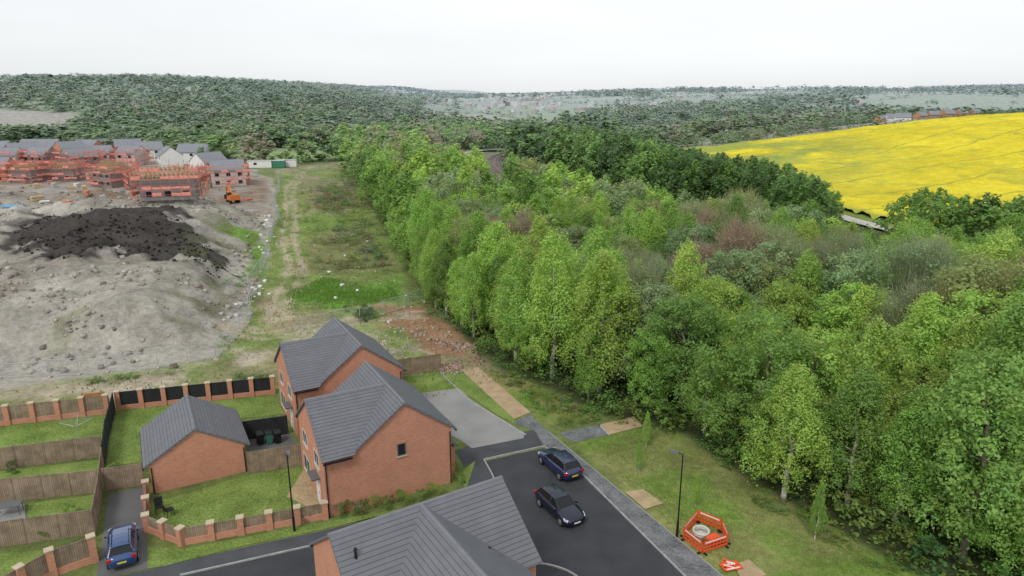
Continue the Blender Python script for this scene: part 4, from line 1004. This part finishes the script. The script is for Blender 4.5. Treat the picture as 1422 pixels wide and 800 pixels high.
for px,py,s,cn in [(470,716,.35,'brown'),(485,714,.4,'mid'),(500,711,.35,'brown'),(518,708,.4,'lime'),(536,705,.35,'mid'),(560,700,.4,'fresh'),(585,695,.35,'mid'),(605,690,.4,'lime'),(330,735,.2,'mid'),(505,446,.4,'dark'),(430,722,.3,'brown'),(628,655,.35,'fresh'),(640,668,.3,'mid'),(125,770,.3,'mid'),(100,715,.3,'fresh'),(20,655,.35,'dark'),(60,750,.3,'mid'),(750,512,.8,'mid'),(350,600,.3,'fresh')]:
    p=P(px,py); r=root('shrub','small leafy shrub planted beside the house' if py>600 else 'leafy shrub on open ground','shrub',(p[0],p[1],hz(*p)),random.uniform(0,6),'shrubs')
    o=mkobj('foliage',shm,r); o.scale=(s*1.1,s*1.1,s); o.color=(*[q_*.7 for q_ in PAL[cn]],1)
# ---------------------------------------------------------------- distant houses
for i,(px,w) in enumerate([(1224,6),(1238,8),(1262,5),(1281,7),(1298,6),(1316,6),(1334,5),(1210,5)]):
    u=(px-711)/F; t=392.+random.uniform(-6,10); x=u*t; y=t
    r=root('distant_house','distant %s house beyond the yellow field'%('white' if i<2 else 'brick'),'house',(x,y,hz(x,y)-1.0),random.uniform(-.5,.5),'houses beyond the yellow field')
    mb=MB(); gable_walls(mb,-w/2,w/2,-2.6,2.6,3.0,4.9,'x'); mb.obj('wall',['brick' if i>1 else 'white'],r)
    mb=MB(); gable_roof(mb,-w/2,w/2,-2.6,2.6,3.0,4.9,'x'); mb.obj('roof',['tilefar','tilefar'],r)
v=[];qd=[];cc=[];b=0
for i in range(420):
    px=rng.uniform(500,880) if i%3 else rng.uniform(300,1200); t=rng.uniform(900,2400) ; x=(px-711)/F*t; y=t*1.0
    if vn(np.array([x]),np.array([y]),150,9)[0]<.5: continue
    z=hz(x,y); w=rng.uniform(3.5,6); d=rng.uniform(3,4.5); h=rng.uniform(4,5.5); k=rng.uniform(2,3)
    p=np.array([[-w,-d,-2],[w,-d,-2],[w,d,-2],[-w,d,-2],[-w,-d,h],[w,-d,h],[w,d,h],[-w,d,h],[-w,0,h+k],[w,0,h+k],[-w,-d,h],[w,-d,h],[w,d,h],[-w,d,h],[-w,0,h+k],[w,0,h+k]],float)+[x,y,z]
    f=np.array([[0,1,5,4],[1,2,6,5],[2,3,7,6],[3,0,4,7],[10,11,15,14],[12,13,14,15]])
    wc_=np.array([[.46,.29,.22]]) if rng.random()<.6 else np.array([[.66,.63,.6]])
    c=np.concatenate([np.repeat(wc_,10,0),np.repeat(np.array([[.28,.21,.20]]),6,0)]); hf=min(.85,hzf(t)*.85); c=c*(1-hf)+HAZE*1.1*hf  # distance haze painted into the wall and roof colours
    v.append(p);qd.append(f+b);cc.append(c);b+=16
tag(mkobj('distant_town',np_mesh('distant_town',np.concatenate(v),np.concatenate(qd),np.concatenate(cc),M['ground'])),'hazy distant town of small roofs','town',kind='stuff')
# ---------------------------------------------------------------- light, sky, camera
w=bpy.data.worlds.new('World'); scene.world=w; w.use_nodes=True; nt=w.node_tree
for n in list(nt.nodes): nt.nodes.remove(n)
EL,AZ=math.radians(50),math.radians(205)
sky=N(nt,'ShaderNodeTexSky'); sky.sky_type='NISHITA'; sky.sun_disc=False; sky.sun_elevation=EL; sky.sun_rotation=AZ
hs=N(nt,'ShaderNodeHueSaturation'); hs.inputs['Saturation'].default_value=.25; nt.links.new(sky.outputs[0],hs.inputs['Color'])
b1=N(nt,'ShaderNodeBackground'); b1.inputs[1].default_value=.05; nt.links.new(hs.outputs[0],b1.inputs[0])
tc=N(nt,'ShaderNodeTexCoord'); mp=N(nt,'ShaderNodeMapping'); mp.inputs['Scale'].default_value=(1,1,4); nt.links.new(tc.outputs['Generated'],mp.inputs[0])
no=N(nt,'ShaderNodeTexNoise'); no.inputs['Scale'].default_value=1.6; no.inputs['Detail'].default_value=5; nt.links.new(mp.outputs[0],no.inputs['Vector'])
cr=N(nt,'ShaderNodeValToRGB'); cr.color_ramp.elements[0].position=.3; cr.color_ramp.elements[0].color=(.57,.60,.625,1); cr.color_ramp.elements[1].position=.7; cr.color_ramp.elements[1].color=(.71,.725,.735,1)
nt.links.new(no.outputs['Fac'],cr.inputs[0])
b2=N(nt,'ShaderNodeBackground'); b2.inputs[1].default_value=.99; nt.links.new(cr.outputs[0],b2.inputs[0])
ad=N(nt,'ShaderNodeAddShader'); nt.links.new(b1.outputs[0],ad.inputs[0]); nt.links.new(b2.outputs[0],ad.inputs[1])
ow=N(nt,'ShaderNodeOutputWorld'); nt.links.new(ad.outputs[0],ow.inputs[0])
sl=bpy.data.lights.new('sun','SUN'); sl.energy=1.5; sl.angle=math.radians(14); sl.color=(1,.97,.92)
so=bpy.data.objects.new('sun',sl); COL.objects.link(so)
dv=Vector((math.sin(AZ)*math.cos(EL),math.cos(AZ)*math.cos(EL),math.sin(EL)))
so.rotation_euler=dv.to_track_quat('Z','Y').to_euler()
cam=bpy.data.cameras.new('camera'); co=bpy.data.objects.new('camera',cam); COL.objects.link(co)
cam.sensor_width=36; cam.lens=36*F/1422; cam.clip_end=20000; cam.clip_start=.5
co.location=(0,0,H); co.rotation_euler=(math.pi/2-TH,0,0); scene.camera=co
scene.view_settings.view_transform='Standard'; scene.view_settings.look='None'; scene.view_settings.exposure=0
